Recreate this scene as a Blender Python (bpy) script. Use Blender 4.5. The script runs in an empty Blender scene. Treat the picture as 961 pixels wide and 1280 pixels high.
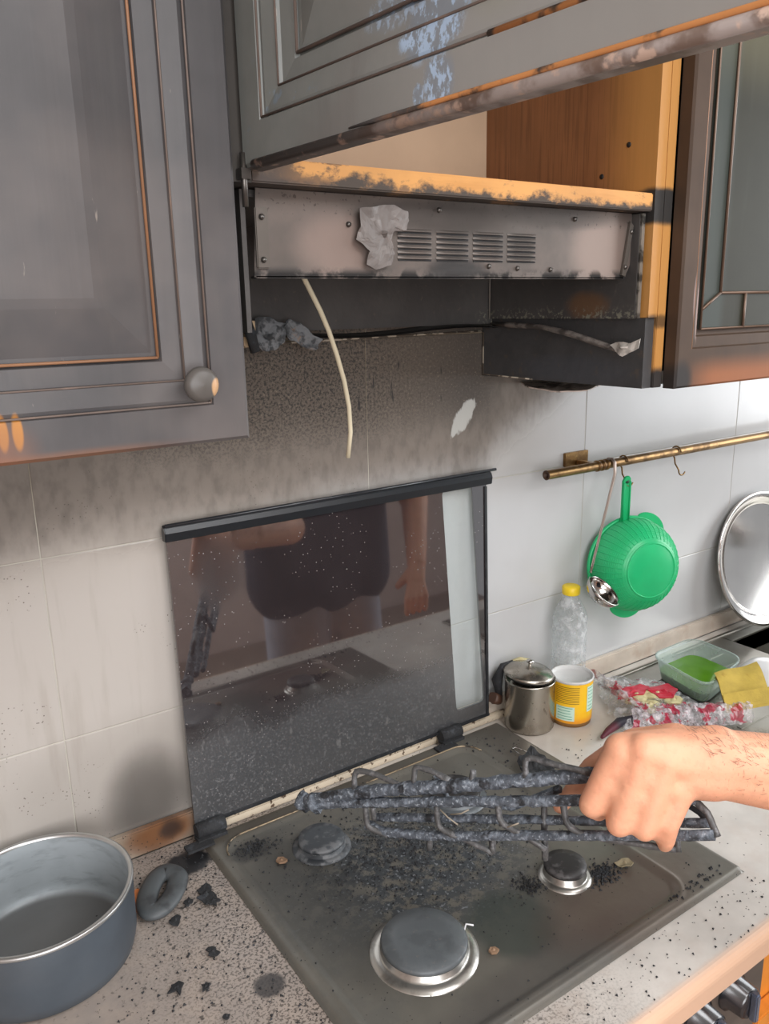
import bpy, bmesh, math, random
from mathutils import Vector, Matrix, Euler, noise as mnoise
random.seed(7)
PI = math.pi
S = bpy.context.scene
C = S.collection

# ------------------------------------------------------------------ camera
CAM = Vector((0.0387, -1.0417, 1.6557))
ROT = Euler((1.3218, 0.0203, -0.6006), 'XYZ')
FPX = 1007.6
cd = bpy.data.cameras.new('camera'); cam = bpy.data.objects.new('camera', cd); C.objects.link(cam)
cam.location = CAM; cam.rotation_euler = ROT
cd.sensor_fit = 'VERTICAL'; cd.sensor_height = 36; cd.lens = FPX / 1280 * 36
cd.clip_start = 0.02; cd.clip_end = 50
S.camera = cam
RM = ROT.to_matrix()

# ------------------------------------------------------------------ light
w = bpy.data.worlds.new('world'); S.world = w; w.use_nodes = True
w.node_tree.nodes['Background'].inputs[0].default_value = (0.93, 0.96, 1.0, 1)
w.node_tree.nodes['Background'].inputs[1].default_value = 0.55

def area(name, loc, target, sx, sy, energy, col):
    l = bpy.data.lights.new(name, 'AREA'); l.shape = 'RECTANGLE'; l.size = sx; l.size_y = sy
    l.energy = energy; l.color = col
    o = bpy.data.objects.new(name, l); C.objects.link(o); o.location = loc
    o.rotation_euler = (Vector(target) - Vector(loc)).to_track_quat('-Z', 'Y').to_euler()
    return o
area('window_light', (-0.5, -2.85, 1.75), (0.6, 0, 1.2), 2.0, 1.5, 57, (0.98, 0.98, 1.0))
area('right_fill', (3.2, -1.15, 1.75), (0.9, -0.2, 1.1), 1.4, 1.3, 36, (0.94, 0.97, 1.0))  # added soft fill from the right
area('overhead_fill', (0.9, -1.7, 2.56), (0.9, -1.5, 0), 1.2, 1.2, 36, (0.98, 0.98, 1.0))  # added overhead fill to brighten the worktop, no actual lamp

S.view_settings.view_transform = 'Standard'
S.view_settings.look = 'None'
S.view_settings.exposure = 0.0
S.view_settings.gamma = 1.0
S.view_settings.use_curve_mapping = False

# ------------------------------------------------------------------ measuring helpers (read a point off the photograph on a known plane)
def ray(u, v):
    return RM @ Vector(((u - 480.5) / FPX, -(v - 640) / FPX, -1))
def aty(u, v, y):
    d = ray(u, v); return CAM + d * ((y - CAM.y) / d.y)
def atz(u, v, z):
    d = ray(u, v); return CAM + d * ((z - CAM.z) / d.z)
def atx(u, v, x):
    d = ray(u, v); return CAM + d * ((x - CAM.x) / d.x)
def atd(u, v, d):
    return CAM + ray(u, v) * d

# ------------------------------------------------------------------ node materials
def lin(c):
    if isinstance(c, (int, float)): c = (c, c, c)
    r = []
    for k in c[:3]:
        k = k / 255.0
        r.append(k / 12.92 if k <= 0.04045 else ((k + 0.055) / 1.055) ** 2.4)
    return (r[0], r[1], r[2], 1)

class V:
    def __init__(s, t, sock): s.t = t; s.s = sock
    def _m(s, op, o=None, o2=None):
        n = s.t.nt.nodes.new('ShaderNodeMath'); n.operation = op
        for i, q in enumerate((s, o, o2)):
            if q is None: continue
            if isinstance(q, V): s.t.nt.links.new(q.s, n.inputs[i])
            else: n.inputs[i].default_value = q
        return V(s.t, n.outputs[0])
    def __add__(s, o): return s._m('ADD', o)
    __radd__ = __add__
    def __sub__(s, o): return s._m('SUBTRACT', o)
    def __mul__(s, o): return s._m('MULTIPLY', o)
    __rmul__ = __mul__
    def inv(s): return s._m('MULTIPLY_ADD', -1.0, 1.0)
    def max(s, o): return s._m('MAXIMUM', o)
    def min(s, o): return s._m('MINIMUM', o)
    def abs(s): return s._m('ABSOLUTE')
    def sm(s, a, b, lo=0.0, hi=1.0):
        n = s.t.nt.nodes.new('ShaderNodeMapRange'); n.interpolation_type = 'SMOOTHSTEP'
        if a > b: a, b, lo, hi = b, a, hi, lo
        n.inputs[1].default_value = a; n.inputs[2].default_value = b
        n.inputs[3].default_value = lo; n.inputs[4].default_value = hi
        s.t.nt.links.new(s.s, n.inputs[0]); return V(s.t, n.outputs[0])

class T:
    def __init__(s, nt, coords):
        s.nt = nt
        if coords == 'pos':
            g = nt.nodes.new('ShaderNodeNewGeometry'); s.vec = g.outputs['Position']
        else:
            g = nt.nodes.new('ShaderNodeTexCoord'); s.vec = g.outputs['Object']
        sp = nt.nodes.new('ShaderNodeSeparateXYZ'); nt.links.new(s.vec, sp.inputs[0])
        s.x, s.y, s.z = (V(s, sp.outputs[i]) for i in range(3))
    def noise(s, scale, detail=3, stretch=(1, 1, 1), rough=0.55, off=0.0):
        m = s.nt.nodes.new('ShaderNodeMapping'); m.inputs['Scale'].default_value = stretch
        m.inputs['Location'].default_value = (off, off * 1.7, off * 0.6)
        s.nt.links.new(s.vec, m.inputs[0])
        n = s.nt.nodes.new('ShaderNodeTexNoise'); n.inputs['Scale'].default_value = scale
        n.inputs['Detail'].default_value = detail; n.inputs['Roughness'].default_value = rough
        s.nt.links.new(m.outputs[0], n.inputs['Vector']); return V(s, n.outputs[0])
    def vor(s, scale):
        n = s.nt.nodes.new('ShaderNodeTexVoronoi'); n.inputs['Scale'].default_value = scale
        s.nt.links.new(s.vec, n.inputs['Vector']); return V(s, n.outputs[0])
    def blob(s, c, r, soft=1.0, wob=0.0, ws=18):
        """1 inside an ellipsoid at c with radii r, fading to 0 outside; None ignores an axis"""
        d = None
        for ax, cc, rr in zip((s.x, s.y, s.z), c, r):
            if rr is None: continue
            q = (ax - cc) * (1.0 / rr); q = q * q
            d = q if d is None else d + q
        if wob: d = d + (s.noise(ws, 4) - 0.5) * wob
        return d.sm(1.0 + soft, max(0.0, 1.0 - soft))

MATS = {}
def mat(name, col, rough=0.5, metal=0.0, var=0.10, vs=14, vst=(1, 1, 1), layers=None, bump=None, coords='pos', **kw):
    if name in MATS: return MATS[name]
    m = bpy.data.materials.new(name); m.use_nodes = True; nt = m.node_tree
    b = nt.nodes['Principled BSDF']; t = T(nt, coords)
    base = lin(col)
    mix = nt.nodes.new('ShaderNodeMix'); mix.data_type = 'RGBA'
    nv = t.noise(vs, 5, vst)
    nt.links.new(nv.sm(0.3, 0.7).s, mix.inputs[0])
    mix.inputs[6].default_value = tuple(max(0, k * (1 - var)) for k in base[:3]) + (1,)
    mix.inputs[7].default_value = tuple(min(1, k * (1 + var)) for k in base[:3]) + (1,)
    cs = mix.outputs[2]
    rs = V(t, None); rcur = None; mcur = None
    def fm(cur, mask, a, bb):      # float mix
        n = nt.nodes.new('ShaderNodeMix'); n.data_type = 'FLOAT'
        nt.links.new(mask.s, n.inputs[0])
        if cur is None: n.inputs[2].default_value = a
        else: nt.links.new(cur, n.inputs[2])
        n.inputs[3].default_value = bb
        return n.outputs[0]
    if layers:
        for L in layers(t):
            mask, c = L[0], L[1]
            n = nt.nodes.new('ShaderNodeMix'); n.data_type = 'RGBA'
            nt.links.new(mask.s, n.inputs[0]); nt.links.new(cs, n.inputs[6])
            n.inputs[7].default_value = lin(c); cs = n.outputs[2]
            if len(L) > 2 and L[2] is not None: rcur = fm(rcur, mask, rough, L[2])
            if len(L) > 3 and L[3] is not None: mcur = fm(mcur, mask, metal, L[3])
    nt.links.new(cs, b.inputs['Base Color'])
    if rcur: nt.links.new(rcur, b.inputs['Roughness'])
    else: b.inputs['Roughness'].default_value = rough
    if mcur: nt.links.new(mcur, b.inputs['Metallic'])
    else: b.inputs['Metallic'].default_value = metal
    if bump:
        bn = nt.nodes.new('ShaderNodeBump'); bn.inputs['Strength'].default_value = bump[1]
        bn.inputs['Distance'].default_value = bump[2] if len(bump) > 2 else 0.002
        nt.links.new(t.noise(bump[0], 5, bump[3] if len(bump) > 3 else (1, 1, 1)).s, bn.inputs['Height'])
        nt.links.new(bn.outputs[0], b.inputs['Normal'])
    for k, v in kw.items():
        b.inputs[k.replace('_', ' ')].default_value = v
    MATS[name] = m
    return m

def clear_mat(name, tint, opac=0.15, rough=0.08, scale=40, hi=0.5, extra=None):
    """thin clear plastic or glass: see-through film with gloss, more opaque in creases"""
    m = bpy.data.materials.new(name); m.use_nodes = True; nt = m.node_tree
    b = nt.nodes['Principled BSDF']; out = nt.nodes['Material Output']
    t = T(nt, 'pos')
    tr = nt.nodes.new('ShaderNodeBsdfTransparent'); tr.inputs[0].default_value = (0.93, 0.95, 0.95, 1)
    b.inputs['Base Color'].default_value = lin(tint); b.inputs['Roughness'].default_value = rough
    if extra:
        n = nt.nodes.new('ShaderNodeMix'); n.data_type = 'RGBA'
        mk = extra[0](t); nt.links.new(mk.s, n.inputs[0])
        n.inputs[6].default_value = lin(tint); n.inputs[7].default_value = lin(extra[1])
        nt.links.new(n.outputs[2], b.inputs['Base Color'])
    fac = t.noise(scale, 4).sm(0.4, 0.75, opac, hi)
    if extra: fac = fac.max(mk * 0.75)
    mx = nt.nodes.new('ShaderNodeMixShader')
    lw = nt.nodes.new('ShaderNodeLayerWeight'); lw.inputs[0].default_value = 0.35
    fac = fac.max(V(t, lw.outputs['Facing']) * 0.55)
    nt.links.new(fac.s, mx.inputs[0]); nt.links.new(tr.outputs[0], mx.inputs[1]); nt.links.new(b.outputs[0], mx.inputs[2])
    nt.links.new(mx.outputs[0], out.inputs[0])
    MATS[name] = m
    return m

# ------------------------------------------------------------------ mesh helpers
def wloc(p):
    v = Vector((0, 0, 0))
    while p is not None: v += p.location; p = p.parent
    return v

class MB:
    def __init__(s): s.v = []; s.f = []; s.sm = []
    def add(s, vs, fs, smooth=False):
        o = len(s.v); s.v += [Vector(p) for p in vs]
        for f in fs: s.f.append([i + o for i in f]); s.sm.append(smooth)
        return s
    def box(s, a, b):
        x0, y0, z0 = (min(a[i], b[i]) for i in range(3)); x1, y1, z1 = (max(a[i], b[i]) for i in range(3))
        return s.add([(x0, y0, z0), (x1, y0, z0), (x1, y1, z0), (x0, y1, z0), (x0, y0, z1), (x1, y0, z1), (x1, y1, z1), (x0, y1, z1)],
                     [(3, 2, 1, 0), (4, 5, 6, 7), (0, 1, 5, 4), (1, 2, 6, 5), (2, 3, 7, 6), (3, 0, 4, 7)])
    def prism(s, pts, ext):
        """closed polygon pts (3D list) extruded by vector ext"""
        n = len(pts); e = Vector(ext)
        vs = [Vector(p) for p in pts] + [Vector(p) + e for p in pts]
        fs = [list(range(n))[::-1], [i + n for i in range(n)]] + [(i, (i + 1) % n, (i + 1) % n + n, i + n) for i in range(n)]
        return s.add(vs, fs)
    def tube(s, path, r, seg=10, caps=True, jit=0.0, smooth=True, flat=None, closed=False):
        P = [Vector(p) for p in path]; n = len(P)
        if not hasattr(r, '__len__'): r = [r] * n
        up = None; vs = []
        for i in range(n):
            if closed: d = P[(i + 1) % n] - P[i - 1]
            else: d = P[min(i + 1, n - 1)] - P[max(i - 1, 0)]
            d.normalize()
            if up is None:
                up = Vector((0, 0, 1)) if abs(d.z) < 0.9 else Vector((0, 1, 0))
            a = d.cross(up).normalized(); bb = a.cross(d).normalized(); up = bb
            for k in range(seg):
                th = 2 * PI * k / seg
                rr = r[i] * (1 + jit * (mnoise.noise(P[i] * 90 + Vector((k * 1.3, 0, 0)))) * 2)
                ca, sa = math.cos(th), math.sin(th) * (flat or 1.0)
                vs.append(P[i] + a * ca * rr + bb * sa * rr)
        fs = []
        for i in range(n if closed else n - 1):
            for k in range(seg):
                j = (i + 1) % n
                fs.append((i * seg + k, i * seg + (k + 1) % seg, j * seg + (k + 1) % seg, j * seg + k))
        s.add(vs, fs, smooth)
        if caps and not closed:
            o = len(s.v) - len(vs)
            s.f.append([o + k for k in range(seg)][::-1]); s.sm.append(False)
            s.f.append([o + (n - 1) * seg + k for k in range(seg)]); s.sm.append(False)
        return s
    def lathe(s, prof, c=(0, 0, 0), seg=40, axis=None, smooth=True):
        """prof: (radius, height) list, about z through c (or about axis vector)"""
        M = Vector((0, 0, 1)).rotation_difference(Vector(axis).normalized()).to_matrix() if axis is not None else Matrix.Identity(3)
        vs = []; fs = []; c = Vector(c); n = len(prof)
        for i, (r, h) in enumerate(prof):
            for k in range(seg):
                th = 2 * PI * k / seg
                vs.append(c + M @ Vector((max(r, 1e-5) * math.cos(th), max(r, 1e-5) * math.sin(th), h)))
        for i in range(n - 1):
            for k in range(seg):
                fs.append((i * seg + k, i * seg + (k + 1) % seg, (i + 1) * seg + (k + 1) % seg, (i + 1) * seg + k))
        return s.add(vs, fs, smooth)
    def grid(s, fn, nu, nv, smooth=True, thick=None):
        vs = [Vector(fn(i / nu, j / nv)) for j in range(nv + 1) for i in range(nu + 1)]
        fs = [(j * (nu + 1) + i, j * (nu + 1) + i + 1, (j + 1) * (nu + 1) + i + 1, (j + 1) * (nu + 1) + i) for j in range(nv) for i in range(nu)]
        s.add(vs, fs, smooth)
        if thick:
            t = Vector(thick); s.add([p + t for p in vs], [f[::-1] for f in fs], smooth)
        return s
    def build(s, name, m, parent=None, bevel=0.0, seg=2, kind=None, label=None, auto=True, solid=0.0, recalc=True):
        me = bpy.data.meshes.new(name); off = wloc(parent)
        me.from_pydata([tuple(p - off) for p in s.v], [], s.f)
        for p, q in zip(me.polygons, s.sm): p.use_smooth = q
        if recalc or bevel:
            bm = bmesh.new(); bm.from_mesh(me)
            if recalc: bmesh.ops.recalc_face_normals(bm, faces=bm.faces)
            if bevel:
                es = [e for e in bm.edges if len(e.link_faces) == 2 and e.calc_face_angle(0) > 0.6]
                bmesh.ops.bevel(bm, geom=es, offset=bevel, segments=seg, affect='EDGES', clamp_overlap=True)
                for f in bm.faces: f.smooth = f.smooth
            bm.to_mesh(me); bm.free()
        me.materials.append(m)
        o = bpy.data.objects.new(name, me); C.objects.link(o)
        if parent is not None: o.parent = parent
        if kind: o['kind'] = kind
        if label: o['label'] = label
        if solid:
            md = o.modifiers.new('thickness', 'SOLIDIFY'); md.thickness = solid; md.offset = 0
        return o

def thing(name, label, cat, loc=(0, 0, 0), group=None):
    o = bpy.data.objects.new(name, None); C.objects.link(o); o.location = loc
    o.empty_display_size = 0.05
    o['label'] = label; o['category'] = cat
    if group: o['group'] = group
    return o
def tag(o, label, cat, group=None):
    o['label'] = label; o['category'] = cat
    if group: o['group'] = group
    return o
def struct(o): o['kind'] = 'structure'; return o
def baked(o):
    """apply the modifiers of a mesh object"""
    dg = bpy.context.evaluated_depsgraph_get()
    me = bpy.data.meshes.new_from_object(o.evaluated_get(dg))
    o.modifiers.clear(); o.data = me; return o
def blobmesh(name, caps, m, parent=None, voxel=0.003, smooth=6):
    """one continuous surface grown around tapered capsules caps = (p0, r0, p1, r1)"""
    mb = MB()
    for p0, r0, p1, r1 in caps:
        p0, p1 = Vector(p0), Vector(p1); d = p1 - p0; L = d.length
        prof = []
        for k in range(7): a = PI / 2 * (1 - k / 6); prof.append((r0 * math.cos(a), -r0 * math.sin(a)))
        for k in range(7): a = PI / 2 * k / 6; prof.append((r1 * math.cos(a), L + r1 * math.sin(a)))
        mb.lathe(prof, p0, 20, d if L > 1e-6 else (0, 0, 1))
    o = mb.build(name, m, parent)
    r = o.modifiers.new('remesh', 'REMESH'); r.mode = 'VOXEL'; r.voxel_size = voxel; r.use_smooth_shade = True
    sm_ = o.modifiers.new('smooth', 'SMOOTH'); sm_.factor = 0.6; sm_.iterations = smooth
    return baked(o)

def patch(outline, nrm, name, m, parent=None, rough=0.004, rings=7, thick=0.0012, fr=60, **kw):
    """irregular crumpled sheet bounded by an outline"""
    P = [Vector(p) for p in outline]; n0 = len(P); N = []
    for i in range(n0):
        for k in range(4): N.append(P[i].lerp(P[(i + 1) % n0], k / 4))
    n = len(N); c = sum(N, Vector()) / n; nv = Vector(nrm).normalized(); vs = [c + nv * rough * 1.5]; fs = []
    for r in range(1, rings + 1):
        for i in range(n):
            p = c.lerp(N[i], r / rings)
            q = mnoise.noise_vector(p * fr)
            vs.append(p + q * rough * (0.6 if r < rings else 1.0) + nv * abs(q.x) * rough)
    for i in range(n): fs.append((0, 1 + i, 1 + (i + 1) % n))
    for r in range(1, rings):
        for i in range(n):
            a = 1 + (r - 1) * n; b = 1 + r * n
            fs.append((a + i, b + i, b + (i + 1) % n, a + (i + 1) % n))
    mb = MB(); mb.add(vs, fs, False)
    return mb.build(name, m, parent, solid=thick, **kw)

# ------------------------------------------------------------------ materials
def wall_layers(t):
    big = t.noise(9, 5); fine = t.noise(250, 3, (1, 1, 1), 0.7); mid = t.noise(60, 4, (1, 1, 0.5)); stre = t.noise(40, 4, (1, 1, 0.12))
    zz = t.z + (big - 0.5) * 0.05
    cap = (zz - (t.x - 0.96).max(0.0) * 0.55 - (t.x - 0.98).sm(-0.06, 0.02) * 0.03).sm(1.325, 1.43) * (t.x + (big - 0.5) * 0.08).sm(1.5, 1.15)
    left = t.x.sm(0.30, 0.16)
    capl = zz.sm(1.36, 1.44) * t.x.sm(0.34, 0.24)
    cap = cap.max(capl)
    core = zz.sm(1.43, 1.52) * (t.x - 0.35).sm(-0.05, 0.03) * (t.x + (big - 0.5) * 0.1).sm(1.02, 0.93)
    halo = (zz.sm(1.28, 1.42) * t.x.sm(1.25, 1.0)) * 0.35
    smudge = t.blob((0.325, None, 0.975), (0.055, None, 0.075), 0.95, 0.5, 14)
    smudge2 = t.blob((0.30, None, 1.0), (0.16, None, 0.10), 0.95, 0.8, 10) * 0.3
    grime = stre.sm(0.52, 0.72) * t.x.sm(0.5, 0.3) * 0.22
    speck = t.vor(190).sm(0.2, 0.12) * t.noise(11, 2).sm(0.55, 0.62) * 0.8
    yel = t.x.sm(0.75, 0.45)
    drips = t.noise(75, 2, (1, 1, 0.16)).sm(0.63, 0.67) * t.blob((0.78, None, 1.535), (0.13, None, 0.04), 0.4)
    da = (t.x - 0.908) * 0.62 + (t.z - 1.474) * 0.78; db = (t.x - 0.908) * 0.78 - (t.z - 1.474) * 0.62
    qa = da * 26.0; qb = db * 62.0
    scr = (qa * qa + qb * qb + (t.noise(90, 3, (1, 1, 0.4)) - 0.5) * 2.4).sm(1.1, 0.7)
    return [(yel, (184, 178, 171)), (halo, (150, 138, 122)), (grime, (140, 130, 116)), (smudge2, (120, 112, 102)),
            (cap, (118, 109, 100), 0.6), (cap * mid.sm(0.4, 0.7) * 0.5, (84, 77, 70), 0.7),
            (core, (92, 82, 72), 0.6), (core * t.x.sm(0.76, 0.95) * 0.7, (66, 60, 55)), (core * fine.sm(0.50, 0.56) * t.x.sm(0.86, 0.66, 0.25, 0.85), (46, 44, 42), 0.8),
            (core * fine.sm(0.40, 0.34) * 0.6, (132, 120, 104), 0.6),
            (smudge * 0.85, (82, 78, 74)), (speck * t.x.sm(1.0, 0.4), (80, 72, 64)), (drips, (44, 40, 38)), (scr * 0.85, (184, 184, 178))]
M_tile = mat('sooty_wall_tile', (190, 191, 191), 0.22, var=0.03, vs=5, layers=wall_layers, bump=(160, 0.05, 0.001))
M_grout = mat('wall_grout', (186, 182, 170), 0.85, layers=lambda t: [(t.z.sm(1.36, 1.52) * t.x.sm(1.2, 0.95), (125, 112, 92))])
M_plaster = mat('room_paint', (205, 186, 178), 0.9, var=0.04)
M_floor = mat('floor_tile', (128, 112, 100), 0.45, var=0.08)
M_ceil = mat('ceiling_paint', (215, 212, 205), 0.9, var=0.02)

def trim_layers(t):
    return [(t.noise(24, 6).sm(0.5, 0.68) * 0.5, (176, 150, 130)),
            (t.x.sm(1.0, 0.8) * 0.6, (166, 152, 134)),
            (t.blob((0.335, None, 0.925), (0.055, None, 0.03), 0.95, 0.6, 40), (118, 80, 52)), (t.blob((0.35, None, 0.925), (0.018, None, 0.015), 0.9, 0.9, 60), (66, 50, 42)),
            (t.vor(170).sm(0.22, 0.12) * t.noise(20, 2).sm(0.5, 0.6) * t.x.sm(1.0, 0.9), (62, 50, 44))]
M_trim = mat('pinkish_marble_upstand', (196, 184, 170), 0.3, layers=trim_layers)
def counter_layers(t):
    n = t.noise(7, 6); v = t.noise(26, 6, (1, 1, 1), 0.65)
    leftz = t.x.sm(0.75, 0.42); hob_edge = t.x.sm(0.13, 0.40) * t.x.sm(0.45, 0.38)
    fine = t.noise(300, 3); f2 = t.noise(120, 4)
    return [(v.sm(0.45, 0.7) * 0.4, (196, 184, 174)), (leftz, (156, 146, 138)), (leftz * v.sm(0.4, 0.65) * 0.6, (174, 160, 148)),
            (leftz * t.x.sm(0.16, 0.40) * fine.sm(0.50, 0.58) * 0.85, (66, 58, 52)),
            (leftz * f2.sm(0.60, 0.67) * (t.x.sm(0.05, 0.36) * 0.6 + 0.3), (54, 50, 48)),
            (t.blob((0.352, -0.066, None), (0.034, 0.026, None), 0.35, 0.9, 60), (38, 38, 40)),
            (t.blob((0.35, -0.325, None), (0.018, 0.018, None), 0.4, 0.6, 60) * 0.9, (52, 50, 50)),
            (t.blob((1.05, -0.10, None), (0.12, 0.07, None), 0.9, 0.5, 10) * 0.4, (168, 152, 134)),
            (t.vor(120).sm(0.17, 0.10) * t.noise(17, 2).sm(0.52, 0.6) * t.x.sm(1.5, 0.9), (62, 56, 52)),
            (t.y.sm(-0.592, -0.606), (214, 176, 148), 0.35)]  # sunlit fringe painted into the colour of the rounded front edge
M_counter = mat('worn_stone_laminate', (204, 199, 192), 0.32, layers=counter_layers, bump=(200, 0.05, 0.001))

def soot_wood_layers(t):
    return [(t.noise(34, 5, (1, 1, 0.06)).sm(0.5, 0.75) * 0.5, (90, 88, 86)),
            (t.noise(5, 4, off=2).sm(0.5, 0.7) * 0.45, (112, 104, 100)),
            (t.noise(150, 3, (1, 1, 0.2), 0.6, 1.0).sm(0.70, 0.75) * 0.6, (160, 150, 140))]
M_doorL = mat('smoke_stained_door_wood', (76, 74, 75), 0.42, layers=lambda t: soot_wood_layers(t) +
              [(t.blob((0.145, None, 1.565), (0.004, None, 0.014), 0.5), (190, 130, 62)), (t.blob((0.156, None, 1.565), (0.004, None, 0.014), 0.5), (190, 130, 62)),
               (t.z.sm(1.549, 1.541) * t.x.sm(0.32, 0.2) * 0.7, (130, 88, 62)),
               (t.blob((0.11, None, 1.55), (0.05, None, 0.03), 0.9) * 0.6, (140, 92, 66))], bump=(60, 0.25, 0.0012, (1, 1, 0.05)))
def mid_layers(t):
    edge = t.y.sm(-0.42, -0.66)  # glossy reflection brightening the outer end, painted into the base colour
    sky_gloss = t.blob((None, -0.578, 1.832), (None, 0.030, 0.020), 0.5, 1.6, 60).max(t.blob((None, -0.592, 1.796), (None, 0.014, 0.020), 0.5, 1.6, 70)).max(t.blob((None, -0.535, 1.855), (None, 0.03, 0.012), 0.7, 1.6, 50) * 0.6).max(t.blob((None, -0.572, 1.791), (None, 0.005, 0.007), 0.5, 1.0, 80))  # glossy worn patches, tinted with a painted bluish sky reflection
    return soot_wood_layers(t) + [(edge * 0.85, (160, 158, 154), 0.38), (sky_gloss * 0.5, (128, 142, 158), 0.25), (sky_gloss * t.noise(120, 4, (1, 1, 0.6), 0.7).sm(0.48, 0.56), (176, 198, 222), 0.2), (t.blob((None, -0.64, 1.87), (None, 0.035, 0.04), 0.9) * 0.5, (140, 140, 118)),
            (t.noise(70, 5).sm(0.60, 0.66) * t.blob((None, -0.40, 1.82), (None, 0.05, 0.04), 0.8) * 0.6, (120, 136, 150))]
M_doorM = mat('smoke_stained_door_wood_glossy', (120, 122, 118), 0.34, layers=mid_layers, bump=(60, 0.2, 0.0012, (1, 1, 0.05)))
M_charedge = mat('scorched_bare_edge', (150, 138, 132), 0.45, layers=lambda t: [
    (t.noise(26, 5).sm(0.45, 0.6), (104, 86, 76)), (t.y.sm(-0.55, -0.48), (82, 76, 72)), (t.noise(60, 4, off=3).sm(0.55, 0.65), (176, 150, 134))])
M_bead = mat('bare_orange_bead', (150, 108, 78), 0.5, layers=lambda t: [(t.noise(18, 4).sm(0.55, 0.75) * 0.7, (104, 84, 72))])
M_beadthin = mat('dusty_bead', (112, 98, 90), 0.5, layers=lambda t: [(t.noise(30, 4).sm(0.5, 0.7) * 0.8, (140, 120, 108))])
M_doorR = mat('browned_door_wood', (70, 54, 42), 0.65, Specular_IOR_Level=0.25, layers=lambda t: [
    (t.noise(36, 5, (1, 1, 0.06)).sm(0.45, 0.7) * 0.4, (58, 46, 38)), (t.noise(6, 3).sm(0.5, 0.7) * 0.3, (86, 70, 58)),
    (t.z.sm(1.585, 1.55) * t.x.sm(0.99, 1.08) * 0.8, (150, 92, 56)),
    (t.blob((1.0, None, 1.55), (0.02, None, 0.025), 0.8), (44, 40, 38)),
    (t.blob((1.018, None, 1.66), (0.004, None, 0.03), 0.7, 0.8, 40) * 0.7, (160, 140, 135)), (t.blob((1.032, None, 1.64), (0.003, None, 0.035), 0.7, 0.8, 40) * 0.7, (165, 145, 140))],
    bump=(60, 0.2, 0.001, (1, 1, 0.05)))
def wood_layers(t):
    g = t.noise(95, 4, (1, 1, 0.04)); g2 = t.noise(240, 3, (1, 1, 0.03), 0.6, 3.0)
    return [(g.sm(0.42, 0.68) * 0.55, (122, 78, 44)), (g2.sm(0.50, 0.62) * 0.55, (98, 62, 36)),
            (t.y.sm(-0.22, -0.32) * 0.75, (196, 142, 76)),
            (t.blob((None, -0.33, 1.775), (None, 0.05, 0.022), 0.35, 0.7, 40), (40, 38, 36), 0.6),
            (t.blob((None, None, 1.545), (None, None, 0.022), 0.5, 1.2, 30), (48, 44, 42), 0.6),
            (t.blob((None, -0.34, 1.63), (None, 0.012, 0.012), 0.5, 1.6, 60) * 0.8, (60, 48, 36))]
M_wood = mat('honey_oak_panel', (134, 88, 54), 0.45, layers=wood_layers, bump=(110, 0.12, 0.001, (1, 1, 0.05)))
def shelf_layers(t):
    n = t.noise(22, 6, (1, 1, 1.6), 0.65)
    return [(t.noise(90, 4, (0.08, 1, 1)).sm(0.5, 0.7) * 0.4, (176, 116, 48)),
            ((t.z + (n - 0.5) * 0.055).sm(1.779, 1.770), (66, 56, 48), 0.7),
            ((n + t.x.sm(0.60, 0.42) * 0.12).sm(0.58, 0.66) * 0.8, (84, 68, 56), 0.7),
            (t.x.sm(0.44, 0.40) * 0.9, (70, 60, 54))]
M_shelf = mat('charred_pale_shelf_wood', (198, 142, 76), 0.5, layers=shelf_layers)
M_char = mat('charred_side_board', (60, 59, 59), 0.55, layers=lambda t: [
    (t.noise(20, 5).sm(0.45, 0.7) * 0.6, (72, 70, 70)), (t.noise(70, 5).sm(0.6, 0.68) * 0.5, (84, 72, 60)), (t.blob((None, -0.20, 1.56), (None, 0.1, 0.02), 0.9) * 0.3, (80, 84, 92))], bump=(80, 0.4, 0.002))
M_cream = mat('cream_cabinet_back', (180, 154, 128), 0.6, var=0.03)
M_darkwood = mat('dark_sooted_carcass', (60, 55, 50), 0.6)
M_glass = mat('smoked_leaded_glass', (46, 45, 36), 0.5, Specular_IOR_Level=0.12, var=0.12, vs=6, layers=lambda t: [
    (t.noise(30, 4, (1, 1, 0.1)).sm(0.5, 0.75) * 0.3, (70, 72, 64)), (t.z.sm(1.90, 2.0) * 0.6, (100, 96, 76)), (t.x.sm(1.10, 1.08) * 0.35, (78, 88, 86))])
M_lead = mat('tarnished_lead_came', (104, 84, 70), 0.4, 0.4)
M_hood = mat('heat_stained_steel', (112, 102, 96), 0.40, 0.55, layers=lambda t: [
    (t.noise(9, 5).sm(0.4, 0.68) * 0.75, (84, 80, 76), 0.5), (t.blob((0.49, None, 1.715), (0.05, None, 0.03), 0.9) * 0.5, (160, 140, 130)),
    (t.blob((0.88, None, 1.72), (0.05, None, 0.045), 0.9) * 0.7, (150, 132, 122), 0.42), (t.noise(170, 3).sm(0.6, 0.66) * t.z.sm(1.735, 1.755) * 0.7, (64, 58, 54)),
    (t.blob((0.62, None, 1.75), (0.10, None, 0.018), 0.8, 0.6, 30) * 0.8, (62, 56, 52), 0.7), (t.blob((0.80, None, 1.758), (0.09, None, 0.014), 0.8) * 0.7, (66, 60, 56)),
    (t.z.sm(1.699, 1.688) * t.noise(40, 5).sm(0.42, 0.55), (46, 44, 43), 0.8), (t.blob((0.64, None, 1.695), (0.04, None, 0.012), 0.8, 0.9, 60), (60, 58, 57))])
M_slot = mat('dark_vent_slot', (22, 20, 20), 0.7)
M_foil = mat('torn_aluminium_foil', (106, 99, 95), 0.5, 0.15, layers=lambda t: [(t.noise(60, 4).sm(0.5, 0.7) * 0.6, (124, 115, 110)), (t.noise(30, 4, off=5).sm(0.6, 0.7) * 0.6, (92, 84, 80))])
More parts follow.
